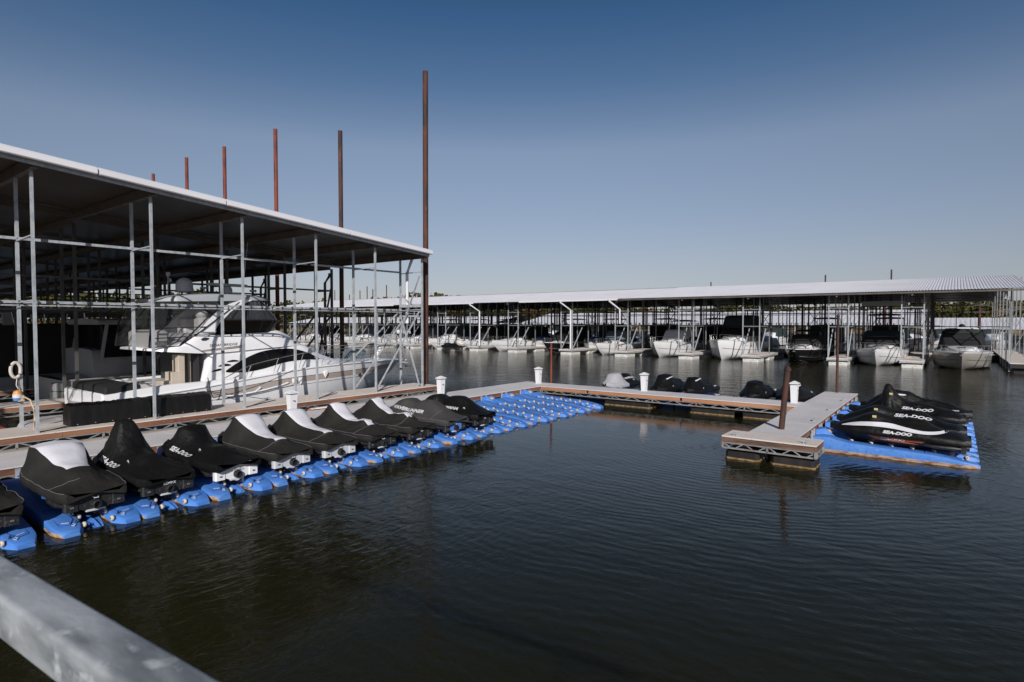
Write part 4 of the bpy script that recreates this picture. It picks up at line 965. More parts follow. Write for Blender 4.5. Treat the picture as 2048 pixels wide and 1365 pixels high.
# ------------------------------------------------------------------ personal watercraft under covers
# local x: bow 0 -> stern 3.3, camera side is y<0; z=0 at lift top
def ski(label, loc, rz, style, grp):
    root = thing('covered_watercraft', label, 'watercraft', loc, rz, group=grp)
    st = STY[style]; rg = random.Random(st.get('seed', 1))
    Ls = 3.25
    # hull
    zsf = lambda t: pws(t, [(0, .40), (.5, .42), (1, .50)])
    P = hull_grid(3.12, 1.12, zsf, .0, .55, flare=.80, tmid=.45, full=2.2, chine=.55)
    hm = MB(); rings = []
    for i in range(23):
        t = i/22; r = []
        for h in [k/8 for k in range(8, -1, -1)]: x, y, z = P(t, h); r.append((3.15-x, y, z+.02))
        for h in [k/8 for k in range(1, 9)]: x, y, z = P(t, h); r.append((3.15-x, -y, z+.02))
        rings.append(r)
    hm.loft(rings, closed=False); o = len(hm.v); hm.v += [Vector(p) for p in rings[0]]; hm.f.append(tuple(o+j for j in range(17))); hm.m.append(0)
    hull = hm.build('hull', M[st.get('hull', 'shadowdark')], root, sharp=40); ht = hm.bvh()
    # cover
    prof, crest, wid, hem = st['prof'], st['crest'], st.get('wid', [(-.12, .10), (.15, .34), (.6, .53), (1.2, .60), (2.4, .60), (3.0, .56), (3.28, .47)]), st.get('hem', [(-.12, .42), (.3, .34), (1.5, .30), (2.6, .30), (3.28, .30)])
    nx, ns = 92, 11; rings = []; ph = rg.uniform(0, 6)
    px_, pz_ = st['peak']
    for i in range(nx+1):
        x = lerp(-.12, 3.28, i/nx)
        zt = pws(x, prof); wc = pws(x, crest); wo = pws(x, wid); hb = pws(x, hem)
        zg = hb + .17
        def pt(s, q):
            # q in 0..1: hem(0) -> gunwale(.25) -> crest edge(.8) -> centre(1)
            if q <= .25: f = q/.25; y = wo*(1+.05*math.sin(math.pi*f)); z = lerp(hb, zg, f)
            elif q <= .8:
                f = (q-.25)/.55; y = lerp(wo, wc, f**.92); z = lerp(zg, zt-.045*min(1, wc*3), f**(1.0)) + math.sin(f*math.pi)*st.get('bulge', -.045)*min(1, (zt-zg)*2.2)
            else: f = (q-.8)/.2; y = wc*(1-f); z = zt - .045*min(1, wc*3)*(1-f)**2
            # folds radiating from the peak
            dx = x - px_; dz = z - pz_; a = math.atan2(dz, dx); rr = math.hypot(dx, dz)
            k = (abs(math.sin(a*st.get('folds', 17)*.5 + ph + s*1.3))**.7 - .6) * .036 + math.sin(a*31 + ph*2 + rr*2) * .007 + math.sin(x*7+z*9+ph)*.006
            k *= min(1, rr*1.6) * (math.sin(math.pi*min(1, q/.85))**.6 if q < .85 else 0)*st.get('fold_amp', 1)
            wob = (math.sin(x*5.3+ph)*math.sin(q*7+x*3+ph*2+s) + .6*math.sin(x*13+q*9*s+ph))*.008*st.get('fold_amp', 1)*min(1, (zt-zg)*3 + .3)
            k2 = math.sin(x*9 + ph) * .006 * (1 if q < .25 else 0)
            zz = z + (k2 if q < .05 else 0)
            return (x, s*(y + k), zz + k*.5 + wob)
        qs = [j/ns for j in range(ns+1)]
        qs = [0, .08, .17, .25, .34, .43, .52, .61, .70, .8, .9, 1.0]
        ring = [pt(-1, q) for q in qs] + [pt(1, q) for q in qs[-2::-1]]
        rings.append(ring)
    wx = st.get('white')   # (x0, x1)
    nj = len(rings[0])
    def mf(i, j):
        x = lerp(-.12, 3.28, (i+.5)/nx)
        if wx and wx[0] < x < wx[1] and 9 <= j < nj-1-9+ st.get('wfar', 0): return 1
        if 'front' in st and x < st['front'] + (.25 if (j < 4 or j > nj-6) else 0)*0: return 1
        return 0
    cm = MB(); cm.loft(rings, closed=False, mf=mf)
    # closing ends
    for r in (rings[0], rings[-1]):
        o = len(cm.v); cm.v += [Vector(p) for p in r]; c0 = len(cm.v); cm.v.append(sum((Vector(p) for p in r), Vector())/len(r))
        for j in range(nj-1): cm.f.append((o+j, o+j+1, c0)); cm.m.append(0)
    # mirror-handle bumps
    cover = cm.build('cloth_cover', [M[st['cover']], M[st.get('cover2', 'cwhite')]], root, sharp=0 if False else 62)
    ct = cm.bvh()
    # hem piping / seam
    sm = MB()
    for s in (-1, 1):
        sm.tube([tuple(rings[i][3 if s < 0 else nj-4]) for i in range(2, nx-1)], .007, 4)
    if st.get('seam'):
        i0 = int(nx*.80); sm.tube([tuple(Vector(rings[min(nx, int(i0+ j*.35))][j]) + Vector((0, -.004, .004))) for j in range(3, 11)], .006, 4)
        sm.build('seam_piping', M[st['seam']], cover)
    def surf(x, arc):
        f = (x + .12)/3.4*nx; i = max(0, min(nx-1, int(f))); q = f - i
        pl = []
        for j in range(12):
            w_ = [(k_, max(0, 6 - abs(k_ - f))) for k_ in range(max(0, i-6), min(nx, i+7)+1)]; tot = sum(b for a, b in w_)
            p_ = sum((Vector(rings[a][j])*b for a, b in w_), Vector())/tot; pl.append(Vector((x, p_.y, p_.z)))
        pl = [pl[0]] + [(pl[j-1] + pl[j]*2 + pl[j+1])/4 for j in range(1, 11)] + [pl[11]]
        base = pl[3]; k = 3
        while arc < 0 and k > 0:
            d = (pl[k-1] - pl[k]).length
            if -arc <= d: return pl[k].lerp(pl[k-1], -arc/d)
            arc += d; k -= 1
        while k < 11:
            d = (pl[k+1] - pl[k]).length
            if arc <= d: return pl[k].lerp(pl[k+1], arc/d)
            arc -= d; k += 1
        return pl[11]
    for tx in st.get('text', []):
        s_, size, x0_, arc0, rot, m_ = tx[:6]
        vs_, fs_ = text_mesh(s_, size, .28, .007 if size > .08 else .002); out = []
        for a_, b_, _ in vs_:
            a_ *= 1.35; A_ = a_*math.cos(rot) - b_*math.sin(rot); B_ = a_*math.sin(rot) + b_*math.cos(rot)
            out.append(surf(x0_ + A_, arc0 + B_) + Vector((0, -.018, .020)))
        lm_ = MB(); lm_.add(out, fs_); lm_.build('lettering', M[m_], cover, sharp=0, rel=False)
    for tx in st.get('hulltext', []):
        s_, size, x, z, rot, m_ = tx[:6]
        lettering(ht, s_, size, x, z, 'lettering', M[m_], hull, side=-1, rot=rot, bold=.003, sx=1.35, shear=.28, off=.008)
    for poly, m_ in st.get('decals', []):
        decal(ct, sline(poly, 5), (0, 1, 0), .016, 'cover_graphic', M[m_], cover, cell=.08)
    for poly, m_ in st.get('hulldecals', []):
        decal(ht, poly, (0, 1, 0), .005, 'hull_graphic', M[m_], hull, cell=.15)
    for (x, z) in st.get('badges', []):
        p = project(ct, (x, 0, z), (0, 1, 0), .006); b = MB(); b.lathe([(.045, -.003), (.045, .003)], 14, p, axis='y'); b.build('round_badge', M['letter'], cover)
        b = MB(); b.lathe([(.02, -.006), (.02, -.0035)], 10, p, axis='y'); b.build('badge_mark', M['cblack'], cover)
    for (x, z) in st.get('tabs', []):
        p = project(ct, (x, 0, z), (0, 1, 0), .01); b = MB(); b.box(p[0]-.05, p[0]+.05, p[1]-.01, p[1]+.03, p[2]-.03, p[2]+.035); b.build('vent_tab', M[st.get('tabm', 'yellow')], cover, sharp=0)
    # stern: bumpers, jet nozzle, tow eye, ride plate
    b = MB(); b.lathe([(.085, -.02), (.095, .05), (.08, .12), (.055, .13), (.05, .05)], 16, (3.12, 0, .18), axis='x'); b.build('jet_nozzle', M['shadowdark'], root)
    for s in (-1, 1):
        b = MB(); b.bbox(3.02, 3.17, min(s*.26, s*.50), max(s*.26, s*.50), .10, .34, .03); b.build('stern_block', M[st.get('stern', 'shadowdark')], root)
        b = MB(); b.bbox(3.17, 3.185, min(s*.35, s*.41), max(s*.35, s*.41), .17, .20, .004); b.build('drain_cap', M['lettergrey'], root)
        b = MB(); b.tube([(2.25, s*.52, .23), (2.5, s*.54, .22), (2.9, s*.53, .22), (3.05, s*.51, .22)], .05, 8, radii=[.02, .055, .055, .03]); b.build('sponson', M['shadowdark'], root)
    b = MB(); b.tube([(3.14, -.05, .33), (3.2, -.03, .30), (3.2, .03, .30), (3.14, .05, .33)], .012, 6); b.bbox(3.10, 3.16, -.16, .16, .05, .09, .01); b.build('tow_eye', M['ltgrey'], root)
    if st.get('sternplate'):
        vs, fs = text_mesh("ROTAX", .07, 0, .002); b = MB(); b.add([(3.192, x, .29+y) for x, y, _ in vs], fs); b.build('lettering', M['letter'], root, sharp=0)
    return root
profA = [(-.12, .52), (.1, .66), (.45, .88), (.85, 1.10), (1.02, 1.16), (1.25, 1.06), (1.6, .86), (1.95, .74), (2.3, .71), (2.55, .72), (2.8, .60), (3.28, .46)]
crestA = [(-.12, .03), (.1, .12), (.5, .20), (.85, .30), (1.02, .34), (1.3, .31), (1.7, .22), (2.1, .17), (2.5, .15), (2.7, .16), (3.0, .30), (3.28, .34)]
profS = [(-.12, .50), (.15, .66), (.5, .86), (.8, 1.06), (1.0, 1.13), (1.2, 1.05), (1.5, .82), (1.8, .72), (2.2, .74), (2.5, .68), (2.8, .56), (3.28, .44)]
profT = [(-.12, .50), (.15, .68), (.45, .92), (.75, 1.34), (.88, 1.46), (1.02, 1.42), (1.25, 1.05), (1.5, .84), (1.8, .76), (2.2, .80), (2.5, .68), (2.8, .56), (3.28, .44)]
crestS = [(-.12, .03), (.15, .14), (.5, .20), (.8, .26), (1.0, .30), (1.25, .22), (1.6, .16), (2.2, .15), (2.6, .20), (3.0, .34), (3.28, .36)]
profW = [(-.12, .46), (.2, .64), (.5, .80), (.8, .96), (1.05, .99), (1.25, .94), (1.45, .90), (1.75, .98), (2.1, 1.0), (2.4, .90), (2.7, .72), (3.28, .44)]
profR = [(-.12, .46), (.15, .62), (.5, .76), (.85, .94), (1.05, .98), (1.3, .93), (1.6, .86), (1.9, .90), (2.2, .86), (2.5, .70), (2.8, .60), (3.0, .58), (3.28, .42)]
STY = {
 'bw_near': dict(cover='cchar', white=(.55, 2.25), prof=[(-.12, .48), (.1, .68), (.45, .92), (.75, 1.07), (1.1, 1.08), (1.5, .95), (1.8, .82), (2.2, .76), (2.5, .70), (2.8, .56), (3.28, .44)], crest=[(-.12, .03), (.1, .2), (.5, .36), (.8, .42), (1.3, .38), (1.8, .28), (2.2, .2), (2.6, .2), (3.28, .36)], peak=(.8, 1.16), seam='lettergrey', seed=3),
 'bw': dict(cover='cchar', white=(.95, 2.66), prof=profA, crest=crestA, peak=(1.0, 1.16), hull='ltgrey', stern='ltgrey', seam='lettergrey', seed=4, fold_amp=.6),
 'bw_dark': dict(cover='cchar', white=(.95, 2.66), prof=profA, crest=[(a, b*.75) for a, b in crestA], peak=(1.9, .3), seam='lettergrey', seed=9, folds=21, fold_amp=1.8, badges=[]),
 'sd_tall': dict(cover='cblack', prof=profT, crest=[(a, b*.85) for a, b in crestS], peak=(1.3, .9), text=[("SEA-DOO", .16, 1.45, .11, -.02, 'letter')], hulltext=[("SEA-DOO", .13, .95, .24, 0, 'lettergrey')], badges=[(1.95, .60)], tabs=[(.62, 1.0)], sternplate=True, seed=5, fold_amp=1.5),
 'sd': dict(cover='cblack', prof=profS, crest=crestS, peak=(1.2, .85), hull='gel', stern='gel', text=[("SEA-DOO", .16, 1.5, .11, -.02, 'letter')], hulltext=[("SEA-DOO", .16, .95, .26, 0, 'line')], badges=[(2.0, .60)], tabs=[(.6, .86)], sternplate=True, seed=6, fold_amp=1.5),
 'wr': dict(cover='cdgrey', cover2='cblack', prof=profW, crest=crestS, peak=(1.5, .7), hull='blue', text=[("WAVERUNNER", .17, 1.35, .22, -.03, 'letter'), ("VX", .13, 1.60, .07, 0, 'letter')], seam='lettergrey', seed=7, fold_amp=.5, bulge=.02),
 'yam': dict(cover='cblack', prof=profW, crest=crestS, peak=(1.4, .8), text=[("YAMAHA", .16, 1.9, .18, 0, 'letter')], badges=[(2.55, .62)], seed=8, fold_amp=.6),
 'gr': dict(cover='cblack', cover2='cgrey', front=1.45, prof=[(-.12, .40), (.2, .56), (.45, .78), (.7, .98), (1.0, 1.02), (1.3, .96), (1.6, .84), (1.8, .90), (2.2, .93), (2.5, .82), (2.8, .64), (3.28, .46)], crest=crestS, peak=(1.4, .8), text=[("WAVERUNNER", .15, 2.1, .36, 0, 'letter'), ("FX", .12, 2.3, .2, 0, 'letter')], seed=12, fold_amp=.6),
 'by': dict(cover='cblack', prof=[(-.12, .42), (.2, .66), (.5, .90), (.8, 1.08), (1.3, 1.10), (1.7, .90), (2.1, .84), (2.5, .78), (2.8, .62), (3.28, .44)], crest=crestS, peak=(1.0, 1.0), hull='blue', decals=[([(.62, .92), (.95, .99), (1.3, .98), (1.3, .94), (.95, .95), (.62, .88)], 'letter')], badges=[(.8, .55)], text=[("YAMAHA", .12, 2.6, .12, .1, 'letter')], seed=13),
 'bk': dict(cover='cblack', prof=[(-.12, .42), (.2, .66), (.5, .90), (.9, 1.10), (1.4, 1.06), (1.8, .86), (2.2, .80), (2.6, .72), (2.9, .6), (3.28, .44)], crest=crestS, peak=(1.0, 1.0), decals=[([(.62, .90), (.95, .97), (1.3, .96), (1.3, .92), (.95, .93), (.62, .86)], 'letter')], text=[("SEA-DOO", .10, 2.6, .10, .1, 'letter')], seed=14),
 'rsw': dict(cover='cblack', hem=[(-.12, .42), (.3, .37), (1.0, .37), (2.3, .34), (2.8, .30), (3.28, .28)], prof=profR, crest=crestS, peak=(1.1, .9), hull='shadowdark', bulge=.02, fold_amp=.35,
     decals=[([(.22, .56), (.6, .68), (1.0, .74), (1.4, .73), (1.8, .66), (2.2, .60), (2.6, .61), (2.85, .66), (2.75, .585), (2.4, .53), (2.0, .54), (1.5, .60), (1.0, .625), (.5, .58)], 'cwhite')],
     text=[("SEA-DOO", .115, 1.62, -.055, -.01, 'letter')], hulldecals=[([(.75, .40), (2.35, .38), (2.1, .22), (1.1, .25)], 'orange')], hulltext=[("SEA-DOO", .10, 1.5, .30, 0, 'ltgrey')], tabs=[(1.05, .88)], seed=15),
 'rpl': dict(cover='cblack', prof=profR, crest=crestS, peak=(1.1, .9), text=[("SEA-DOO", .16, 1.95, .40, -.01, 'letter')], tabs=[(1.0, .88)], seed=16),
 'rpk': dict(cover='cblack', prof=[(-.12, .46), (.3, .60), (.6, .72), (.85, .95), (1.02, 1.42), (1.1, 1.44), (1.35, 1.10), (1.7, .86), (2.1, .84), (2.5, .74), (2.9, .66), (3.28, .44)], crest=[(-.12, .03), (.3, .2), (.6, .2), (.9, .10), (1.05, .05), (1.3, .12), (1.8, .2), (2.6, .24), (3.28, .36)], peak=(1.05, 1.3), text=[("SEA-DOO", .15, 1.95, .26, -.01, 'letter')], tabs=[(1.18, 1.1)], fold_amp=1.8, seed=17),
}
def vary(src, seed, sx=1.0, sz=1.0, **k):
    d = dict(STY[src]); d['seed'] = seed; d['prof'] = [(x, .3+(z-.3)*sz*(1+.04*math.sin(seed+x*5))) for x, z in d['prof']]; d['crest'] = [(x, w_*sx) for x, w_ in d['crest']]; d.update(k); return d
STY['bw_far'] = vary('bw_near', 31, .9, .8)
STY['bw2'] = vary('bw', 41, .88, .94, folds=13)
STY['bw_dark'] = dict(STY['bw_dark'], prof=[(-.12, .5), (.2, .66), (.55, .84), (.9, 1.10), (1.05, 1.15), (1.25, 1.0), (1.6, .80), (1.9, .72), (2.2, .76), (2.45, .78), (2.65, .66), (2.9, .56), (3.28, .44)])
STY['bw_dark2'] = vary('bw_dark', 57, .85, 1.03, folds=15, fold_amp=2.2)
STY['by2'] = vary('by', 61, .9, .93, folds=12, fold_amp=1.4); STY['by3'] = vary('by', 71, 1.1, .88, folds=19, fold_amp=1.6, decals=[])
STY['sd'] = dict(STY['sd'], prof=[(x, z*.95) for x, z in STY['sd']['prof']])
STY['sd_tall'] = dict(STY['sd_tall'], prof=[(x, z*.96) for x, z in STY['sd_tall']['prof']], crest=[(-.12, .03), (.15, .12), (.5, .16), (.8, .15), (.95, .12), (1.05, .15), (1.25, .24), (1.6, .16), (2.2, .15), (2.6, .20), (3.0, .34), (3.28, .36)])
# ---- blue roll-on lift: local x 0 (dock) -> 4.0 (open end), width 1.42
def lift(label, loc, rz, Lx=3.95, tip=True):
    root = thing('watercraft_lift', label, 'watercraft lift', loc, rz, group='blue floating watercraft lifts')
    W2 = .716
    for s in (-1, 1):
        b = MB(); rings = []
        n = 34
        for i in range(n+1):
            t = 1-(1-i/n)**1.9; x = Lx*t
            # plan: outer edge full, inner edge widening trough; rounded outer end
            e = max(0, (t-.90)/.10); rd = 1 - .42*e**1.5
            yo = W2 - .005; yi = pws(x, [(0, .14), (.5, .17), (2.5, .19), (3.2, .21), (Lx, .23)])
            mid = (yo+yi)/2; hw = (yo-yi)/2 * (rd if e > 0 else 1)
            yo2, yi2 = mid+hw, mid-hw
            zt = pws(x, [(0, .40), (.35, .44), (.75, .34), (1.6, .29), (2.8, .25), (3.3, .20), (Lx, .09)])
            if t > .985: zt -= .02
            zi = zt - .07
            r_ = .05
            rings.append([(x, s*yi2, -.06), (x, s*(yi2-.01), zi-.06), (x, s*(yi2+.03), zi), (x, s*(yi2+.045), zt-.008), (x, s*(yi2+.07), zt+.002), (x, s*(yo2-.045), zt+.006), (x, s*(yo2-.012), zt-.006), (x, s*yo2, zt-.035), (x, s*yo2, min(.075, zt-.04)), (x, s*yo2, min(.06, zt-.05)), (x, s*yo2, -.06)])
        b.loft(rings, closed=True, caps=True, mf=lambda i, j: 1 if j in (9,) or (j == 8) or (j==0) else 0)
        b.build('side_pontoon', [M['blue'], M['lscum']], root, sharp=32)
        # scored outline panel and arrow mark near the tip
        q = MB(); ol = [(2.75, .36), (3.45, .34), (3.68, .44), (3.62, .60), (2.75, .62)]
        pts = [(x, s*y, pws(x, [(2.8, .25), (3.3, .20), (Lx, .09)])+.014) for x, y in ol]; q.tube(pts+[pts[0]], .006, 4); q.build('panel_groove', M['bdark'], root)
        q = MB()
        x, y = 3.72, s*.40
        zz = lambda x: pws(x, [(2.8, .25), (3.3, .20), (Lx, .09)])+.016
        q.tube([(3.66, s*.40, zz(3.66)), (3.72, s*.43, zz(3.72)), (3.76, s*.40, zz(3.76)), (3.72, s*.37, zz(3.72)), (3.66, s*.40, zz(3.66))], .010, 4); q.tube([(3.60, s*.44, zz(3.6)), (3.56, s*.55, zz(3.56))], .012, 4); q.build('moulded_mark', M['lettermark'], root)
    # centre cushion
    b = MB(); rings = []
    for i in range(15):
        t = i/14; x = lerp(0, 3.72, t); hw = .19 if t < .8 else lerp(.19, .07, (t-.8)/.2)
        zc = pws(x, [(0, .30), (.5, .22), (1, .12), (3.0, .08), (3.5, .10), (3.72, .05)])
        rings.append([(x, -hw, -.06), (x, -hw, zc-.03), (x, -hw*.5, zc-.05), (x, 0, zc-.07 if x < 3.0 else zc), (x, hw*.5, zc-.05), (x, hw, zc-.03), (x, hw, -.06)])
    b.loft(rings, caps=True); b.build('keel_cushion', M['blue'], root, sharp=32)
    # bow stop
    b = MB(); b.loft([[(0, -.3, .3), (.0, .3, .3), (.0, .26, .56), (.0, -.26, .56)], [(.25, -.3, .32), (.25, .3, .32), (.22, .2, .60), (.22, -.2, .60)], [(.75, -.22, .18), (.75, .22, .18), (.6, .1, .3), (.6, -.1, .3)]], caps=True); b.build('bow_stop', M['blue'], root, sharp=30)
    b = MB(); b.bbox(.24, .42, -.09, .09, .47, .56, .02); b.build('bow_pad', M['hose'], root)
    # rollers
    for k, x in enumerate((.95, 1.45, 1.95, 2.45, 2.95, 3.35, 3.68)):
        for s in (-1, 1):
            yy = s*pws(x, [(.9, .19), (3, .205), (3.7, .225)]); z = pws(x, [(.9, .305), (2.9, .25), (3.7, .10)])
            b = MB(); b.lathe([(.012, -.024), (.040, -.027), (.050, -.018), (.054, .0), (.050, .018), (.040, .027), (.012, .024)], 12, (x, yy, z), axis='y')
            wo = b.build('roller', M['wheel'], root)
            b = MB(); b.lathe([(.014, -.034), (.014, .034)], 8, (x, yy, z), axis='y'); b.bar((x, yy, z), (x-.02, yy + s*.13, z+.03), .028); b.bar((x-.04, yy+s*.10, z+.03), (x-.05, yy+s*.12, z+.10), .025); b.build('axle', M['hub'], wo)
    return root
M['bdark'] = mat('dark blue groove', (.012, .05, .22), .6)
M['lettermark'] = mat('worn moulded mark', (.30, .36, .52), .7)
LU = -16.50; PITCHV = 1.452
lv = [2.22 + PITCHV*i for i in range(15)]
# watercraft rows --- left row: 10 craft then 5 empty lifts
# positions in v calibrated against the photo
SK = [(2.38, 'bw_far', 'black watercraft cover cut off by the left edge of the photo'),
      (4.0, 'bw_near', 'charcoal and white cover with a broad white top, on the lift nearest the handrail'),
      (5.30, 'sd_tall', 'tallest black cover with SEA-DOO lettering and round badge in the left row'),
      (6.75, 'sd', 'lower black SEA-DOO cover over a white hull, second black one in the left row'),
      (8.15, 'bw', 'charcoal cover with white crest and pale hull, right after the black SEA-DOO covers'),
      (9.55, 'bw2', 'charcoal cover with white crest and pale hull directly in front of a white power pedestal'),
      (11.0, 'bw_dark', 'wrinkled charcoal cover with narrow white crest and dark hull, third of the white-crested run'),
      (12.5, 'bw_dark2', 'wrinkled charcoal cover with narrow white crest next to the dark grey WAVERUNNER cover'),
      (14.05, 'wr', 'dark grey WAVERUNNER cover over a blue hull'),
      (15.50, 'yam', 'black YAMAHA cover at the end of the left row, next to the empty lifts')]
first = {}
LZ = .23
def put(style, label, loc, rz, grp):
    if style in first: return copy_thing(first[style], loc, rz, label, grp)
    first[style] = ski(label, loc, rz, style, grp); return first[style]
for v, sty, l in SK: put(sty, l, (-16.12, v, LZ), 0, 'covered watercraft on the left dock')
lift0 = None
LV = [v for v, _, _ in SK] + [16.98, 18.4, 19.85, 21.3, 22.75]
LL = ['blue lift under the cropped cover at the left photo edge', 'blue lift carrying the broad white-topped cover', 'blue lift under the tall peaked black SEA-DOO cover', 'blue lift under the lower black SEA-DOO cover with white hull',
      'blue lift under the first charcoal cover with white crest after the black ones', 'blue lift under the white-crested cover in front of the power pedestal', 'blue lift under the wrinkled white-crested cover with dark hull',
      'blue lift under the white-crested cover next to the WAVERUNNER', 'blue lift under the dark grey WAVERUNNER cover', 'blue lift under the black YAMAHA cover in the left row',
      'empty blue lift directly beyond the YAMAHA cover', 'second empty blue lift beyond the YAMAHA cover', 'middle one of the five empty blue lifts', 'fourth empty blue lift, one before the walkway corner', 'empty blue lift tucked in the corner where the walkways meet']
for i, (v, l) in enumerate(zip(LV, LL)):
    loc = (LU, v, 0.0 + rnd.uniform(-.015, .015)); rz = rnd.uniform(-.008, .008)
    if lift0 is None: lift0 = lift(l, loc, rz)
    else: copy_thing(lift0, loc, rz, l)
# right row off the short pier
RV = [20.15, 21.75, 23.2, 24.65, 26.1, 27.55]
RL = ['outermost blue lift nearest the camera, under the white-swoosh SEA-DOO cover', 'blue lift under the plain black SEA-DOO cover behind the white-swoosh one', 'empty looking blue lift third along the short pier', 'blue lift fourth along the short pier', 'blue lift fifth along the short pier, under the black cover with a pointed peak', 'farthest blue lift on the short pier']
for v, l in zip(RV, RL): copy_thing(lift0, (-3.36, v, rnd.uniform(-.01, .01)), rnd.uniform(-.006, .006), l)
put('rsw', 'black SEA-DOO cover with a white swoosh and orange hull graphic, nearest on the short pier', (-2.88, 20.15, LZ), 0, 'covered watercraft on the short pier')
put('rpl', 'plain black SEA-DOO cover directly behind the white-swoosh one', (-2.95, 21.85, LZ), 0, 'covered watercraft on the short pier')
put('rpk', 'black SEA-DOO cover rising to a sharp peak, farther along the short pier', (-2.95, 24.6, LZ), 0, 'covered watercraft on the short pier')
put('bk', 'low black cover mostly hidden behind the sharply peaked one on the short pier', (-2.75, 26.1, LZ), 0, 'covered watercraft on the short pier')
# row behind the crosswalk, bows to the dock
BK = [(-13.95, 'gr', 'grey and black WAVERUNNER cover behind the crosswalk, beside a white pedestal'),
      (-11.25, 'by', 'black cover with thin white curve just right of the pedestal behind the crosswalk'),
      (-9.8, 'by2', 'black cover with thin white curve, second right of the pedestal behind the crosswalk'),
      (-7.05, 'by3', 'black cover behind the crosswalk, left of the leaning rusty pole'),
      (-5.55, 'bk', 'black cover half hidden behind the leaning rusty pole and last pedestal')]
for u, sty, l in BK:
    put(sty, l, (u, 26.15, LZ), math.pi/2, 'covered watercraft behind the crosswalk')
for k, (u, l) in enumerate(((-14.95, 'blue lift mostly hidden behind the crosswalk, left of the grey and black cover'), (-13.55, 'blue lift under the grey and black WAVERUNNER cover'), (-12.2, 'blue lift behind the crosswalk directly behind the white pedestal'), (-10.95, 'blue lift under the first black cover right of the crosswalk pedestal'), (-9.45, 'blue lift under the second black cover behind the crosswalk'), (-8.1, 'empty blue lift between the black covers behind the crosswalk'), (-6.85, 'blue lift under the black cover left of the leaning pole'), (-5.4, 'blue lift under the black cover hidden by the leaning pole'))):
    copy_thing(lift0, (u, 25.75, rnd.uniform(-.01, .01)), math.pi/2, l)
# ------------------------------------------------------------------ far roofed slips
FV0, RIDGE, FV1 = 58.2, 75.5, 93
ZE, ZR = 6.42, 8.45
def frz(v): return lerp(ZE, ZR, (v-FV0)/(RIDGE-FV0)) if v < RIDGE else lerp(ZR, ZE, (v-RIDGE)/(FV1-RIDGE))
fb_ = thing('roofed_marina_building', 'long open-sided covered marina with ribbed white metal roof across the water', 'boat shelter', (-45, 75, 0), world=True)
U0, U1 = -104.0, 4.4
def fribs(u0, u1, vs, name, par, zf, pitch=.21):
    mb = MB(); n = int((u1-u0)/pitch); prof = []
    for i in range(n+1):
        u = u0 + (u1-u0)*i/n; prof += [(u, 0), (u+pitch*.30, 0), (u+pitch*.42, .035), (u+pitch*.86, .035)] if i < n else [(u, 0)]
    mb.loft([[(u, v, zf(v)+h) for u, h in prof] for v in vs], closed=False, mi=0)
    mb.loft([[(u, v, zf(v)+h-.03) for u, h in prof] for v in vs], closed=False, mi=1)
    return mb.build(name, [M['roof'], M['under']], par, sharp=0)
fribs(U0, -29.5, (FV0, RIDGE), 'roof', fb_, lambda v: frz(v) - .05)
fribs(-29.5, U1, (FV0, RIDGE), 'roof', fb_, frz)
fribs(U0, U1, (RIDGE+.01, FV1), 'roof', fb_, lambda v: frz(v))
t = MB(); t.bar((U1+.06, FV0, ZE-.03), (U1+.06, RIDGE, ZR-.03), .06, .16); t.bar((U1+.06, RIDGE, ZR-.03), (U1+.06, FV1, ZE-.03), .06, .16); t.build('gable_trim', M['roof'], fb_, sharp=0)
t = MB(); t.bar((-29.5, FV0+.05, ZE-.12), (U1, FV0+.05, ZE-.12), .05, .14); t.build('eave_channel', M['rafter'], fb_, sharp=0)
t = MB()
for a, b in ((U0, -66), (-59, -50.5), (-43, -29.6)):
    t = MB(); t.box(a, b, FV0-.12, FV0, ZE-.16, ZE+.02); t.build('gutter', M['roof'], fb_, sharp=0)
FING = [-98, -91.2, -84.3, -77.4, -70.5, -63.9, -57.6, -51.5, -45.0, -37.0, -29.8, -22.4, -15.9, -8.4, -2.9]
for u in [-2.9, -8.4, -15.9, -22.4, -29.8, -37, -45, -51.5, -57.6, -63.9, -70.5, -77.4, -84.3, -91.2, -98]:
    b = MB()
    for v0, v1 in ((FV0+.1, RIDGE), (RIDGE, FV1-.1)):
        p = Vector((u, v0, frz(v0)-.22)); q = Vector((u, v1, frz(v1)-.22)); b.bar(p, q, .12, .32)
    b.build('rafter', M['rafter'], fb_, sharp=0)
b = MB()
for k in range(1, 9):
    for v in (FV0 + k*1.95, RIDGE + k*1.95): b.bar((U0, v, frz(v)-.1), (U1, v, frz(v)-.1), .06, .1)
b.build('purlin', M['rafter'], fb_, sharp=0)
M['galvdim'] = mat('shade-dimmed galvanized steel', (.22,.23,.24), .55, .2, noise=[((3,3,3),(.14,.145,.15),.4,.7)])  # darker copy of the front-post steel, roof shade put into its colour
cnt = 0; extra = MB(); rails = MB(); braces = MB()
for i, u in enumerate(reversed(FING)):
    for k, v in enumerate((59.6, 63.4, 67.2, 71.0)):
        for du in (-.78, .78):
            if cnt < 92:
                p = MB(); p.box(u+du-.045, u+du+.045, v-.045, v+.045, .35, frz(v)-.2)
                p.build('post', M['galv'] if k == 0 else M['galvdim'], fb_, sharp=0); cnt += 1
            else: extra.box(u+du-.06, u+du+.06, v-.06, v+.06, .35, frz(v)-.2)
    for z in (5.1, 3.45):
        rails.box(u-.78, u+.78, 59.56, 59.64, z-.05, z+.05)
    rails.box(u-.14, u+.02, 59.5, 59.56, 5.08, 5.2)
    for du in (-.78, .78):
        for z in (5.1, 3.45): rails.box(u+du-.03, u+du+.03, 59.6, 74.5, z-.04, z+.04)
        bq = MB(); bq.bar((u+du, 61.9, 3.2), (u+du, 59.8, .8), .08); bq.build('brace', M['galv'], fb_, sharp=0)
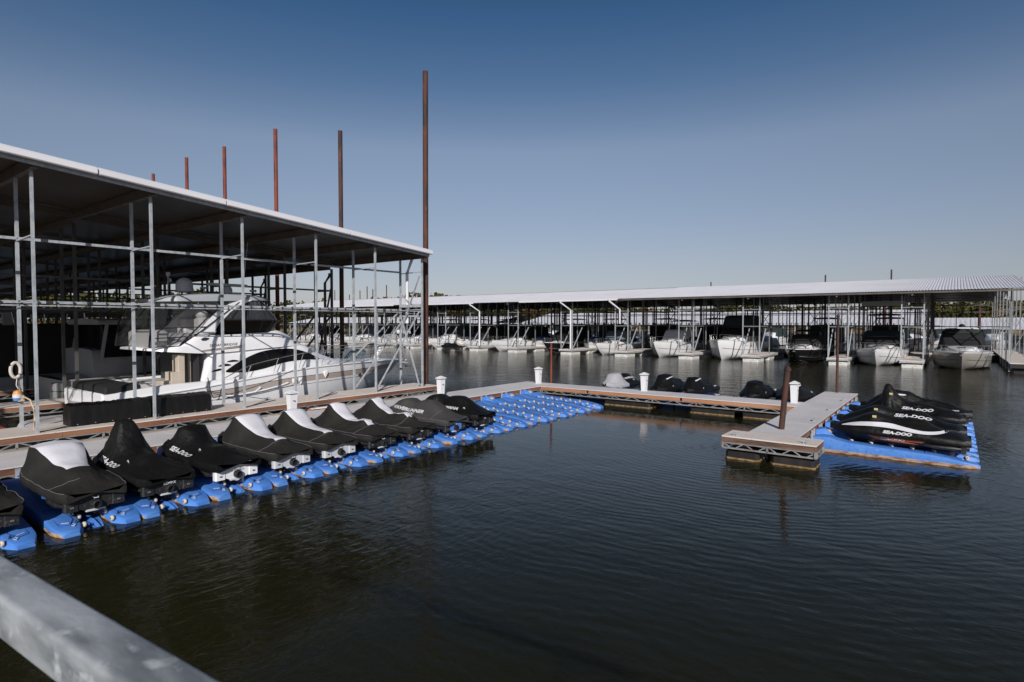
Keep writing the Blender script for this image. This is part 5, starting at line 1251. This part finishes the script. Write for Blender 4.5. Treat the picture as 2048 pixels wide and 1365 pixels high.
for u in [x for a, b in zip(FING, FING[1:]) for x in ((a+b)/2,)]:
    for v in (74.4, 76.6): extra.box(u-.06, u+.06, v-.06, v+.06, .3, frz(v)-.2)
for u in FING:
    for v in (79.5, 83.5, 87.5, 91.5):
        for du in (-.7, .7): extra.box(u+du-.06, u+du+.06, v-.06, v+.06, .3, frz(v)-.2)
    extra.bar((u-.7, 91.5, 3.2), (u+.7, 91.5, 5.4), .07); extra.bar((u-.7, 91.5, 5.4), (u+.7, 91.5, 3.2), .07)
for z in (3.4, 4.9, 5.6): extra.box(U0, U1-6, 91.45, 91.55, z-.04, z+.04); extra.box(U0, U1, 76.6, 76.7, z-.05, z+.05)
for k in range(70):
    u = -100 + k*1.45; extra.box(u-.035, u+.035, 92.4, 92.48, .3, ZE)
gp_ = MB()
# posts standing just outside the gable end
for k in range(7):
    v = 59.6 + 4.8*k
    gp_.box(4.9-.045, 4.9+.045, v-.045, v+.045, .3, frz(v)-.1); gp_.box(3.4-.045, 3.4+.045, v-.045, v+.045, .3, frz(v)-.1)
    if k % 2 == 0: gp_.box(3.4, 4.9, v-.025, v+.025, 5.0, 5.05); gp_.bar((3.4, v, 1.2), (4.9, v, 4.8), .05)
gp_.box(3.38, 3.42, 59.6, 90, 4.35, 4.40)
q_ = gp_.build('gable_posts', M['galvdim'], fb_, sharp=0); q_['kind'] = 'stuff'
e_ = extra.build('back_posts', M['galvshade'], fb_, sharp=0); e_['kind'] = 'stuff'
rails.build('rails', M['galvdim'], fb_, sharp=0)
for u in (-9999,): pass
for u in (-51.0, -36.9, -30.5):
    b = MB(); b.tube([(u-.1, FV0-.15, ZE-.05), (u-.1, FV0-.1, ZE-.2), (u+.62, 59.3, ZE-1.15), (u+.62, 59.3, .7 if u < -35 else 3.7)], .10, 8); b.build('downspout', M['roof'], fb_)
sg = MB(); sg.box(-7.8, -4.1, 70, 70.1, 5.5, 5.98); sg.build('hanging_panel', M['ltgrey'], fb_, sharp=0)
# fingers of the far building with white float boxes
fgl = ['nearest the right end', 'second from the right end', 'third from the right end', 'fourth from the right end', 'fifth from the right end', 'sixth from the right end', 'seventh from the right end', 'eighth from the right end', 'ninth from the right end', 'tenth from the right end', 'eleventh from the right end', 'twelfth from the right end', 'thirteenth from the right end', 'fourteenth from the right end', 'leftmost, far down the row']
for i, u in enumerate(reversed(FING)):
    t = thing('finger_dock', 'finger dock with white float box under the far roof, ' + fgl[i], 'dock', (u, 60, 0), world=True, group='finger docks of the far marina')
    b = MB(); b.box(u-.85, u+.85, 59.2, 74.5, .56, .64); b.build('deck_panels', M['deckb'], t, sharp=0)
    b = MB(); b.box(u-.86, u-.81, 59.2, 74.5, .38, .555); b.box(u+.81, u+.86, 59.2, 74.5, .38, .555); b.box(u-.8, u+.8, 59.21, 59.26, .42, .555); b.build('fascia_plank', M['galv'], t, sharp=0)
    for v in (59.35, 63.5, 68):
        b = MB(); b.bbox(u-.74, u+.74, v, v+2.2, -.2, .31, .06); b.build('float_box', M['foam'], t)
t = thing('dock_walkway', 'main walkway deep under the far marina roof', 'dock', (-45, 75.5, 0), world=True)
b = MB(); b.box(U0, U1, 74.5, 76.6, .52, .62); b.build('deck_panels', M['deckb'], t, sharp=0)
b = MB(); b.box(U0, U1, 74.6, 76.5, -.1, .51); b.build('float', M['float'], t, sharp=0)
# side finger at the right edge with planked top
t = thing('finger_dock', 'planked tan dock with grey posts at the right edge of the photo', 'dock', (4.2, 62, 0), world=True)
b = MB(); 
for k in range(60): b.box(3.3, 5.1, 57.6+k*.45, 57.6+k*.45+.43, .72, .78)
b.build('deck_planks', M['deckb'], t, sharp=0)
b = MB(); b.box(3.32, 3.38, 57.6, 84, .35, .715); b.box(3.38, 5.1, 57.62, 57.68, .4, .715); b.build('side_beam', M['joint'], t, sharp=0)
b = MB(); b.bbox(3.5, 5.0, 58, 82, -.2, .34, .05); b.build('float', M['float'], t)
for k in range(4):
    b = MB(); b.box(3.24, 3.32, 58.0+k*3.6, 58.08+k*3.6, .1, 3.0); b.build('mooring_post', M['galv'], t, sharp=0)

# ---- cruisers moored bow-out. root at the stern, +x toward the bow => facing -v: rz = -90deg
def bo(name, label, u, vbow, L, **k):
    # bow overhangs: stem at waterline is about rake back
    return cruiser(name, label, (u, vbow + L, 0), -math.pi/2, L=L, **k)
G = 'boats moored bow out under the far marina roof'
bo('sport_cruiser', 'white deck, grey hull sport cruiser with dark windshield cover, rightmost under the far roof', .45, 58.5, 11, B=4.2, fb=(1.42, 1.25), hullm='gelgrey', cabin=(3.2, 8.9, .50, 1.55),
   canvas=[(2.2, 4.9, 1.7, 3.05, 1.72, 1.45, 1.4, 'canvas'), (2.0, 4.7, 2.9, 3.2, 1.45, 1.3, .5, 'canvasg')], grp=G, portholes=3, bottom='gel', arch=(2.0, 3.3, 1.5), full=2.5, tmid=.5)
bo('sport_cruiser', 'white cruiser with green-black windshield cover and tall dark arch top', -5.55, 59.3, 11.5, B=4.1, fb=(1.50, 1.2), cabin=(4, 9.3, .42, 1.5),
   canvas=[(2.6, 5.4, 1.75, 2.95, 1.72, 1.5, 1.3, 'canvas'), (3.4, 5.6, 2.45, 3.0, 1.58, 1.46, .8, 'canvasg')], top=(2.4, 5.0, 4.55, 1.35, 'canvas'), grp=G, full=2.4, tmid=.48, horn=True)
bo('sport_cruiser', 'dark hulled cruiser with a white foredeck and low black top', -12.1, 60.0, 9, B=3.2, fb=(1.30, 1.1), hullm='geldark', bottom='gel', cabin=(2.6, 7.2, .45, 1.15),
   canvas=[(1.6, 4.0, 1.55, 2.55, 1.4, 1.25, 1.0, 'canvas')], top=(.4, 3.0, 2.95, 1.3, 'canvas'), grp=G, full=2.3, tmid=.46)
bo('sedan_cruiser', 'high sided white sedan cruiser with a dark green canvas flybridge', -19.15, 59.6, 12, B=4.3, fb=(2.05, 1.55), cabin=(3.4, 9.6, .62, 1.65),
   canvas=[(2.0, 5.6, 2.35, 3.25, 1.75, 1.55, .9, 'canvas'), (1.6, 5.2, 3.35, 4.55, 1.62, 1.45, .8, 'canvasg'), (1.2, 6.3, 3.20, 3.36, 1.8, 1.78, .2, 'canvas')], grp=G, full=2.6, tmid=.5, rake=1.4)
bo('sport_cruiser', 'white cruiser with a white windshield cover and bimini frame', -26.1, 59.8, 11, B=3.9, fb=(1.75, 1.35), cabin=(3.6, 8.8, .40, 1.45),
   canvas=[(2.4, 4.8, 1.9, 2.95, 1.5, 1.2, 1.0, 'cwhite'), (1.2, 4.2, 1.7, 2.1, 1.62, 1.6, .6, 'canvas')], top=(.8, 3.4, 4.0, 1.35, 'canvas'), grp=G, full=2.4, tmid=.48)
bo('sport_cruiser', 'small white cruiser with a blue-grey windshield cover', -33.4, 60.2, 9.5, B=3.3, fb=(1.40, 1.15), cabin=(3.0, 7.7, .42, 1.2),
   canvas=[(1.8, 4.4, 1.75, 2.75, 1.45, 1.25, 1.0, 'canvasb'), (1.4, 4.1, 1.5, 1.85, 1.5, 1.46, 1.0, 'canvas')], grp=G, full=2.2)
bo('runabout', 'black hulled runabout with white deck and curved white striping', -40.6, 60.0, 8.5, B=2.9, fb=(1.35, 1.1), hullm='geldark', bottom='gel', cabin=(2.6, 6.6, .35, 1.0),
   canvas=[(.8, 4.0, 1.4, 2.6, 1.35, 1.15, 1.2, 'canvas')], grp=G)
bo('express_cruiser', 'long low white express cruiser under a big black camper canvas', -48.4, 59.4, 11.5, B=3.7, fb=(1.45, 1.2), cabin=(4.4, 9.6, .38, 1.35),
   canvas=[(.4, 4.6, 1.5, 3.2, 1.7, 1.4, 1.6, 'canvas')], grp=G)
bo('sport_cruiser', 'small white cruiser with black canvas, left of the long express cruiser', -54.6, 60.6, 8, B=2.8, fb=(1.25, 1.0), cabin=(2.4, 6.2, .35, 1.0),
   canvas=[(.4, 3.6, 1.3, 3.0, 1.3, 1.1, 1.2, 'canvas')], grp=G)
bo('sport_cruiser', 'white cruiser with a raised white cabin and grey canvas behind the near shelter corner', -60.8, 60.0, 10.5, B=3.5, fb=(1.45, 1.2), cabin=(3.4, 8.6, .75, 1.25),
   canvas=[(.4, 4.0, 1.6, 3.6, 1.6, 1.4, 1.4, 'canvasg')], grp=G)
bo('sport_cruiser', 'white bow seen between the yacht rail and the near shelter brace', -67.4, 60.2, 10.5, B=3.4, fb=(1.4, 1.15), cabin=(3.2, 8.4, .5, 1.2),
   canvas=[(.4, 4.0, 1.6, 3.0, 1.6, 1.4, 1.2, 'canvasb')], grp=G)
bo('covered_boat', 'low boat under a pale grey cloth cover seen beyond the yacht bow', -74, 60.4, 8.5, B=3.0, fb=(1.1, 1.0), cabin=(1, 7.6, .5, 1.2), canvas=[(.3, 4.6, 1.0, 1.9, 1.35, .9, 2.2, 'cgrey')], grp=G, rails=False)
bo('sport_cruiser', 'white cruiser with long grey canvas, farthest left group behind the yacht', -81, 60.2, 10, B=3.4, fb=(1.4, 1.15), cabin=(3.2, 8.2, .5, 1.2), canvas=[(.4, 4.0, 1.6, 3.2, 1.6, 1.4, 1.2, 'canvasb')], grp=G)
bo('covered_boat', 'boat under a light cover at the left end of the far row', -88, 60.4, 9, B=3.0, fb=(1.1, 1.0), cabin=(1, 7.6, .5, 1.2), canvas=[(.3, 4.6, 1.0, 1.9, 1.35, .9, 2.2, 'cgrey')], grp=G, rails=False)
bo('sport_cruiser', 'last small white cruiser at the left end of the far row', -94.5, 60.2, 9.5, B=3.3, fb=(1.4, 1.15), cabin=(3.2, 7.8, .5, 1.2), canvas=[(.4, 4.0, 1.6, 3.0, 1.6, 1.4, 1.0, 'canvas')], grp=G)
for k, (u_, v_, l_) in enumerate(((-58.8, 63.5, 'small white runabout tucked behind the raised cabin cruiser'), (-65.4, 63.0, 'small white runabout left of the raised cabin cruiser'), (-72.2, 63.4, 'small white runabout between the covered boats beyond the yacht bow'), (-79.2, 63.2, 'small white runabout behind the low grey-covered boat'), (-86.2, 63.6, 'small white runabout near the left end of the far row'), (-46.2, 63.2, 'small white runabout behind the long express cruiser'), (-38.6, 63.6, 'small white runabout between the black runabout and blue-grey covered cruiser'))):
    rb_ = bo('runabout', l_, u_, v_, 6.5, B=2.3, fb=(1.15, .95), cabin=(1.8, 5.2, .45, .85), canvas=[(.8, 3.0, 1.1, 1.9, .9, .75, .9, 'vinyld' if k % 2 else 'bluetarp')], grp=G, portholes=0) if k == 0 else copy_thing(rb_, (u_, v_+6.5, 0), -math.pi/2 + .05*k, l_)
# small orange-marked craft beside the cruisers
STY['or'] = dict(cover='cblack', prof=profR, crest=crestS, peak=(1.1, .9), hull='ltgrey', hulldecals=[([(2.2, .4), (3.0, .42), (3.0, .2), (2.4, .2)], 'orange')], seed=22)
ski('small black-covered watercraft with an orange mark on the water under the far roof', (-56.6, 58.6, .1), .15, 'or', None)
# shaded boats beyond the central walkway (sterns to the walkway, bows away)
G2 = 'shaded boats deep under the far marina roof'
S2 = [(-6, 'canvas', 11, 'shaded flybridge boat seen behind the arch-topped cruiser'), (-12.5, 'canvasg', 10, 'shaded boat behind the dark hulled cruiser'), (-26, 'canvas', 11, 'shaded boat behind the cruiser with the white windshield cover'),
      (-33, 'canvas', 10, 'shaded boat behind the blue-grey covered cruiser'), (-41, 'canvasg', 11, 'shaded boat behind the black runabout'), (-48, 'canvas', 10, 'shaded boat behind the long express cruiser'),
      (-61, 'canvasg', 11, 'shaded boat behind the raised cabin cruiser'), (-68, 'canvas', 10, 'shaded boat beyond the yacht bow rail'), (-75, 'canvasg', 11, 'shaded boat at the left beyond the pale covered boat'), (-82, 'canvas', 10, 'shaded boat far left under the far roof')]
for u, m_, L_, l in S2:
    cruiser('shaded_boat', l, (u, 77.5, 0), math.pi/2, L=L_, B=3.6, fb=(1.5, 1.3), hullm='gelgrey', cabin=(3, 8.5, .6, 1.4), canvas=[(.4, 4.6, 1.4, 3.5, 1.6, 1.5, 1.2, m_)], top=(1, 4, 4.3, 1.4, m_), grp=G2, portholes=0)
t = cruiser('moored_boat', 'boat under a blue tarp past the planked dock at the right edge', (7.2, 74, 0), -math.pi/2, L=8, B=2.6, fb=(1.0, .9), hullm='ltgrey', cabin=(2, 6, .3, .9), canvas=[(.3, 5.0, .9, 1.7, 1.25, .9, 1.4, 'bluetarp')], rails=False)
# ---- second yacht, in the dark slip behind the first
y2 = cruiser('cabin_cruiser', 'shaded white cabin cruiser with tall dark saloon windows in the slip behind the yacht', (-29.6, 7.6, 0), math.pi/2, L=13.5, B=4.0, fb=(1.9, 1.55), hullm='gelshade', white='gelshade', cabin=(1.0, 11, 1.0, 1.85),
     canvas=[(1.2, 6.5, 3.75, 3.95, 1.85, 1.8, .4, 'gelshade'), (1.4, 6.0, 2.4, 3.74, 1.72, 1.62, 1.2, 'glass')], portholes=0)
b = MB()
for s in (-1, 1):
    for x in (1.3, 3.3, 5.2): b = MB(); b.bar((x, s*1.76, 2.35), (x+.25, s*1.68, 3.8), .12, .05); b.build('window_pillar', M['gelshade'], y2, sharp=0)
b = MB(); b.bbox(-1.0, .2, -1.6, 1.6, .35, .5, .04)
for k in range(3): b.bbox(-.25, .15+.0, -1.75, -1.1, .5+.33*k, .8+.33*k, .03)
b.build('stern_steps', M['gelshade'], y2)
b = MB(); pts = sline([(1.0, 1.25), (2.6, 1.68), (4.2, 1.72), (3.8, 1.5), (2.4, 1.25)], 4)
b.add([(x, -1.93, z) for x, z in pts], [tuple(range(len(pts)))]); b.build('side_window', M['glass'], y2, sharp=0)
for i, (u, l) in enumerate(((-36.2, 'barely visible boat two slips behind the flybridge yacht'), (-42.6, 'barely visible boat three slips behind the flybridge yacht'), (-49, 'barely visible boat four slips behind the flybridge yacht'))):
    cruiser('shaded_boat', l, (u, 6.5, 0), math.pi/2, L=11.5, B=3.7, fb=(1.6, 1.3), hullm='gelshade', white='gelshade', cabin=(3, 8.5, .6, 1.4), canvas=[(.4, 4.6, 1.4, 3.7, 1.6, 1.5, 1.2, 'canvas')], top=(1, 4, 4.4, 1.4, 'canvasg'), arch=(.8, 4.3, 1.5), portholes=0)

# ---- more marina roofs farther back
def backroof(label, u0, u1, v0, vr, v1, ze, zr, npost=24):
    t = thing('roofed_marina_building', label, 'boat shelter', ((u0+u1)/2, vr, 0), world=True)
    fn = lambda v: lerp(ze, zr, (v-v0)/(vr-v0)) if v < vr else lerp(zr, ze, (v-vr)/(v1-vr))
    fribs(u0, u1, (v0, vr, v1), 'roof', t, fn, .8)
    b = MB()
    for k in range(npost):
        u = lerp(u0+1, u1-1, k/(npost-1))
        for v in (v0+.5, v0+7, vr): b.box(u-.07, u+.07, v-.07, v+.07, .2, fn(v)-.05)
    b.box(u0, u1, v0+6.9, v0+7.1, ze-1.3, ze-1.2)
    b.build('posts', M['galv'], t, sharp=0)
    b = MB(); b.box(u0, u1, vr-1, vr+1, -.1, .5); b.build('walkway', M['deckb'], t, sharp=0)
    rg = random.Random(int(u0*7)); 
    return t
backroof('white-roofed covered marina directly behind the long far one', -84, -4, 114, 127, 140, 3.7, 6.1, 40)
backroof('low white marina roof at the right, in front of the wooded shore', -6, 70, 138, 150, 162, 2.5, 4.4, 30)
backroof('distant white marina roof at the left behind the yacht top', -190, -96, 118, 130, 142, 3.6, 5.6, 40)
backroof('farthest white marina roof low against the wooded shore', -160, 30, 182, 192, 202, 3.0, 5.0, 40)
G3 = 'white boats in front of the distant marina roofs'
src = cruiser('distant_boat', 'distant white boat, first seen through the posts beside the arch-topped cruiser', (-9, 104, 0), -.5, L=9, B=3.2, fb=(1.4, 1.2), cabin=(2.5, 7.4, .9, 1.2), canvas=[(.4, 4.0, 1.6, 2.8, 1.4, 1.2, 1.2, 'canvasg')], grp=G3, portholes=0, rails=False)
for k, (u, v) in enumerate(((-2, 108), (-16, 106), (-24, 107), (-33, 106), (-44, 107), (-54, 106), (-66, 107), (-78, 107), (-92, 108), (-104, 108), (-116, 110), (4, 112), (10, 118), (16, 126))):
    copy_thing(src, (u, v, 0), -math.pi/2 + rnd.uniform(-.2, .2), ['second', 'third', 'fourth', 'fifth', 'sixth', 'seventh', 'eighth', 'ninth', 'tenth', 'eleventh', 'twelfth', 'thirteenth', 'fourteenth', 'fifteenth'][k] + ' distant white boat seen through the far marina posts')
# ---- distant piles
dp = [(-6.3, 84, 10.2, .09, 'thin dark pile stub poking above the ridge of the far roof, rightmost'), (-13.4, 84, 9.9, .09, 'thin dark pile stub above the far roof, left of the rightmost'), (-28, 84, 9.6, .08, 'thin dark pile stub above the middle of the far roof'),
      (-98, 95, 10.9, .13, 'tall thin pile above the left part of the far roof'), (-93.5, 96, 9.6, .12, 'thin pile above the left part of the far roof, shorter'), (-87, 96, 9.3, .12, 'thin pile above the left part of the far roof, rightmost')]
for u, v, z, r, l in dp: pile(l, u, v, -1, z, r, M['rust'], group='thin piles behind the far roof')
k = 0
for (u, v, z) in [(-122, 110, 13), (-118, 112, 12), (-130, 112, 14.5), (-136, 112, 13.5), (-127, 118, 11.5), (-146, 118, 15), (-152, 120, 14), (-160, 122, 13), (-172, 125, 15), (-112, 108, 11.5), (-176, 130, 13), (-190, 130, 14)]:
    k += 1
    pile(['first','second','third','fourth','fifth','sixth','seventh','eighth','ninth','tenth','eleventh','twelfth'][k-1] + ' thin pile seen through the near shelter behind the yacht top', u, v, -1, z, .14, M['rust'], group='thin piles seen through the near shelter')
for (u, v, z, l) in [(3, 120, 7.5, 'dark pile behind the gable end of the far roof'), (9, 112, 8.2, 'dark pile among the posts at the right edge'), (12, 116, 9, 'tallest dark pile among the posts at the right edge'), (-9, 110, 6.5, 'reddish pile behind the arch-topped cruiser')]:
    pile(l, u, v, -1, z, .2, M['rust'])
# ------------------------------------------------------------------ shore, woods, rocks
mg = mat('dry grass bank', (.22, .15, .07), .95, noise=[((.1, .1, .5), (.09, .08, .035), .4, .65), ((.6, .6, 1), (.30, .21, .11), .5, .75)])
g = MB(); rows = []
def shore(th, dr):
    r = 280 + 14*math.sin(th*4+1) + dr
    if th > .15: r -= (th-.15)*90
    return r*math.sin(th), r*math.cos(th)
ths = [-1.95 + k*.035 for k in range(84)]
for j, (dv, z) in enumerate(((0, -.5), (3, .4), (10, .9), (30, 2.0), (60, 3.6), (110, 5.0), (400, 6))):
    rows.append([(*shore(t_, dv), z*(1+.2*math.sin(t_*9+j)) if j > 1 else z) for t_ in ths])
g.loft(rows, closed=False); tag(g.build('far_shore', mg, sharp=0), kind='structure')
# right hand bank with riprap
bk = MB(); rows = []
for dv, du, z in ((0, 0, -.3), (1.5, 3, .5), (4, 8, 1.3), (9, 18, 2.6), (20, 60, 3.0)):
    rows.append([(9 + du + k*4.5, 104 + dv - k*1.5 + (0 if k else 3), z*min(1, .35+k*.4)) for k in range(14)])
bk.loft(rows, closed=False); tag(bk.build('grass_bank', mg, sharp=0), kind='structure')
rocks = MB(); rg = random.Random(5)
for i in range(420):
    k = rg.uniform(0, 12); dv = rg.uniform(-1.5, 2.6); s = rg.uniform(.25, .8)
    c = (9 + k*4.5 + dv*1.5 + rg.uniform(-1, 1), 104 + dv - k*1.5, .15 + max(0, dv)*.28)
    o = len(rocks.v); pts = []
    for a in range(8):
        sx, sy, sz = (1 if a & 1 else -1), (1 if a & 2 else -1), (1 if a & 4 else -1)
        pts.append((c[0]+sx*s*rg.uniform(.35, .7), c[1]+sy*s*rg.uniform(.3, .6), c[2]+sz*s*rg.uniform(.2, .5)))
    rocks.add(pts, [(0, 2, 3, 1), (4, 5, 7, 6), (0, 1, 5, 4), (1, 3, 7, 5), (3, 2, 6, 7), (2, 0, 4, 6)])
tag(rocks.build('shore_rocks', mat('pale limestone rock', (.42, .37, .31), .9, noise=[((.8, .8, .8), (.26, .22, .18), .4, .65)]), sharp=10), 'heap of pale broken rocks along the bank at the right edge', 'rocks', kind='stuff')
# woods: clumps of leaf cards over trunks, one mass
def leafmat(n, a, b, c):
    return mat(n, a, .9, spec=.15, noise=[((.10, .10, .13), b, .42, .60, 3), ((.045, .045, .05), c, .56, .70, 2), ((.9, .9, .9), tuple(x*.5 for x in a), .5, .7, 2)])
lm = leafmat('autumn oak foliage', (.042, .048, .016), (.075, .066, .020), (.20, .105, .026))
wd = MB(); rg = random.Random(11)
def clump(cx_, cy_, cz_, r, n, sz):
    for i in range(n):
        a = rg.uniform(0, 2*math.pi); e = rg.uniform(-.4, 1); rr = r*rg.uniform(.72, 1.06)
        ce = math.sqrt(max(0, 1-e*e)); p = Vector((cx_+rr*ce*math.cos(a), cy_+rr*ce*math.sin(a), cz_+rr*e*.85))
        d1 = Vector((rg.uniform(-1, 1), rg.uniform(-1, 1), rg.uniform(-1, 1))).normalized(); d2 = d1.cross(Vector((rg.uniform(-1, 1), rg.uniform(-1, 1), rg.uniform(-1, 1)))).normalized()
        s = sz*rg.uniform(.6, 1.4)
        o = len(wd.v); wd.v += [p-d1*s, p+d2*s*.8, p+d1*s, p-d2*s*.8]; wd.f.append((o, o+1, o+2, o+3)); wd.m.append(0)
for i in range(820):
    th = -1.85 + 2.85*i/820 + rg.uniform(-.004, .004); row = rg.random()**1.4; u, v = shore(th, 5 + row*60)
    base = .8 + row*2.2
    hh = rg.uniform(8.5, 12.5)*(1.12 if row > .5 else .85)
    hh *= 1 + .20*math.sin(th*6) + .10*math.sin(th*23+1)
    if rg.random() < .05: hh *= 1.2
    if th > .25: hh *= .78
    if th < -1.12: hh *= 1.7
    r = hh*.42
    wd.tube([(u, v, base-1), (u, v, base+hh*.6)], .3, 4)
    far = th < -1.05
    clump(u, v, base+hh*.60, r, 40 if far else 95, r*.15)
    for q in range(1 if far else 3): clump(u+rg.uniform(-r, r), v+rg.uniform(-r, r), base+hh*rg.uniform(.18, .55), r*.65, 38, r*.13)
wd.m = [0]*len(wd.f)
tag(wd.build('woodland', lm, sharp=0), 'belt of green and rust autumn trees along the far shore', 'woodland', kind='stuff')
# the lone low tree mass on the right horizon is part of the same belt
for o in bpy.data.objects:
    if '_o' in o: del o['_o']
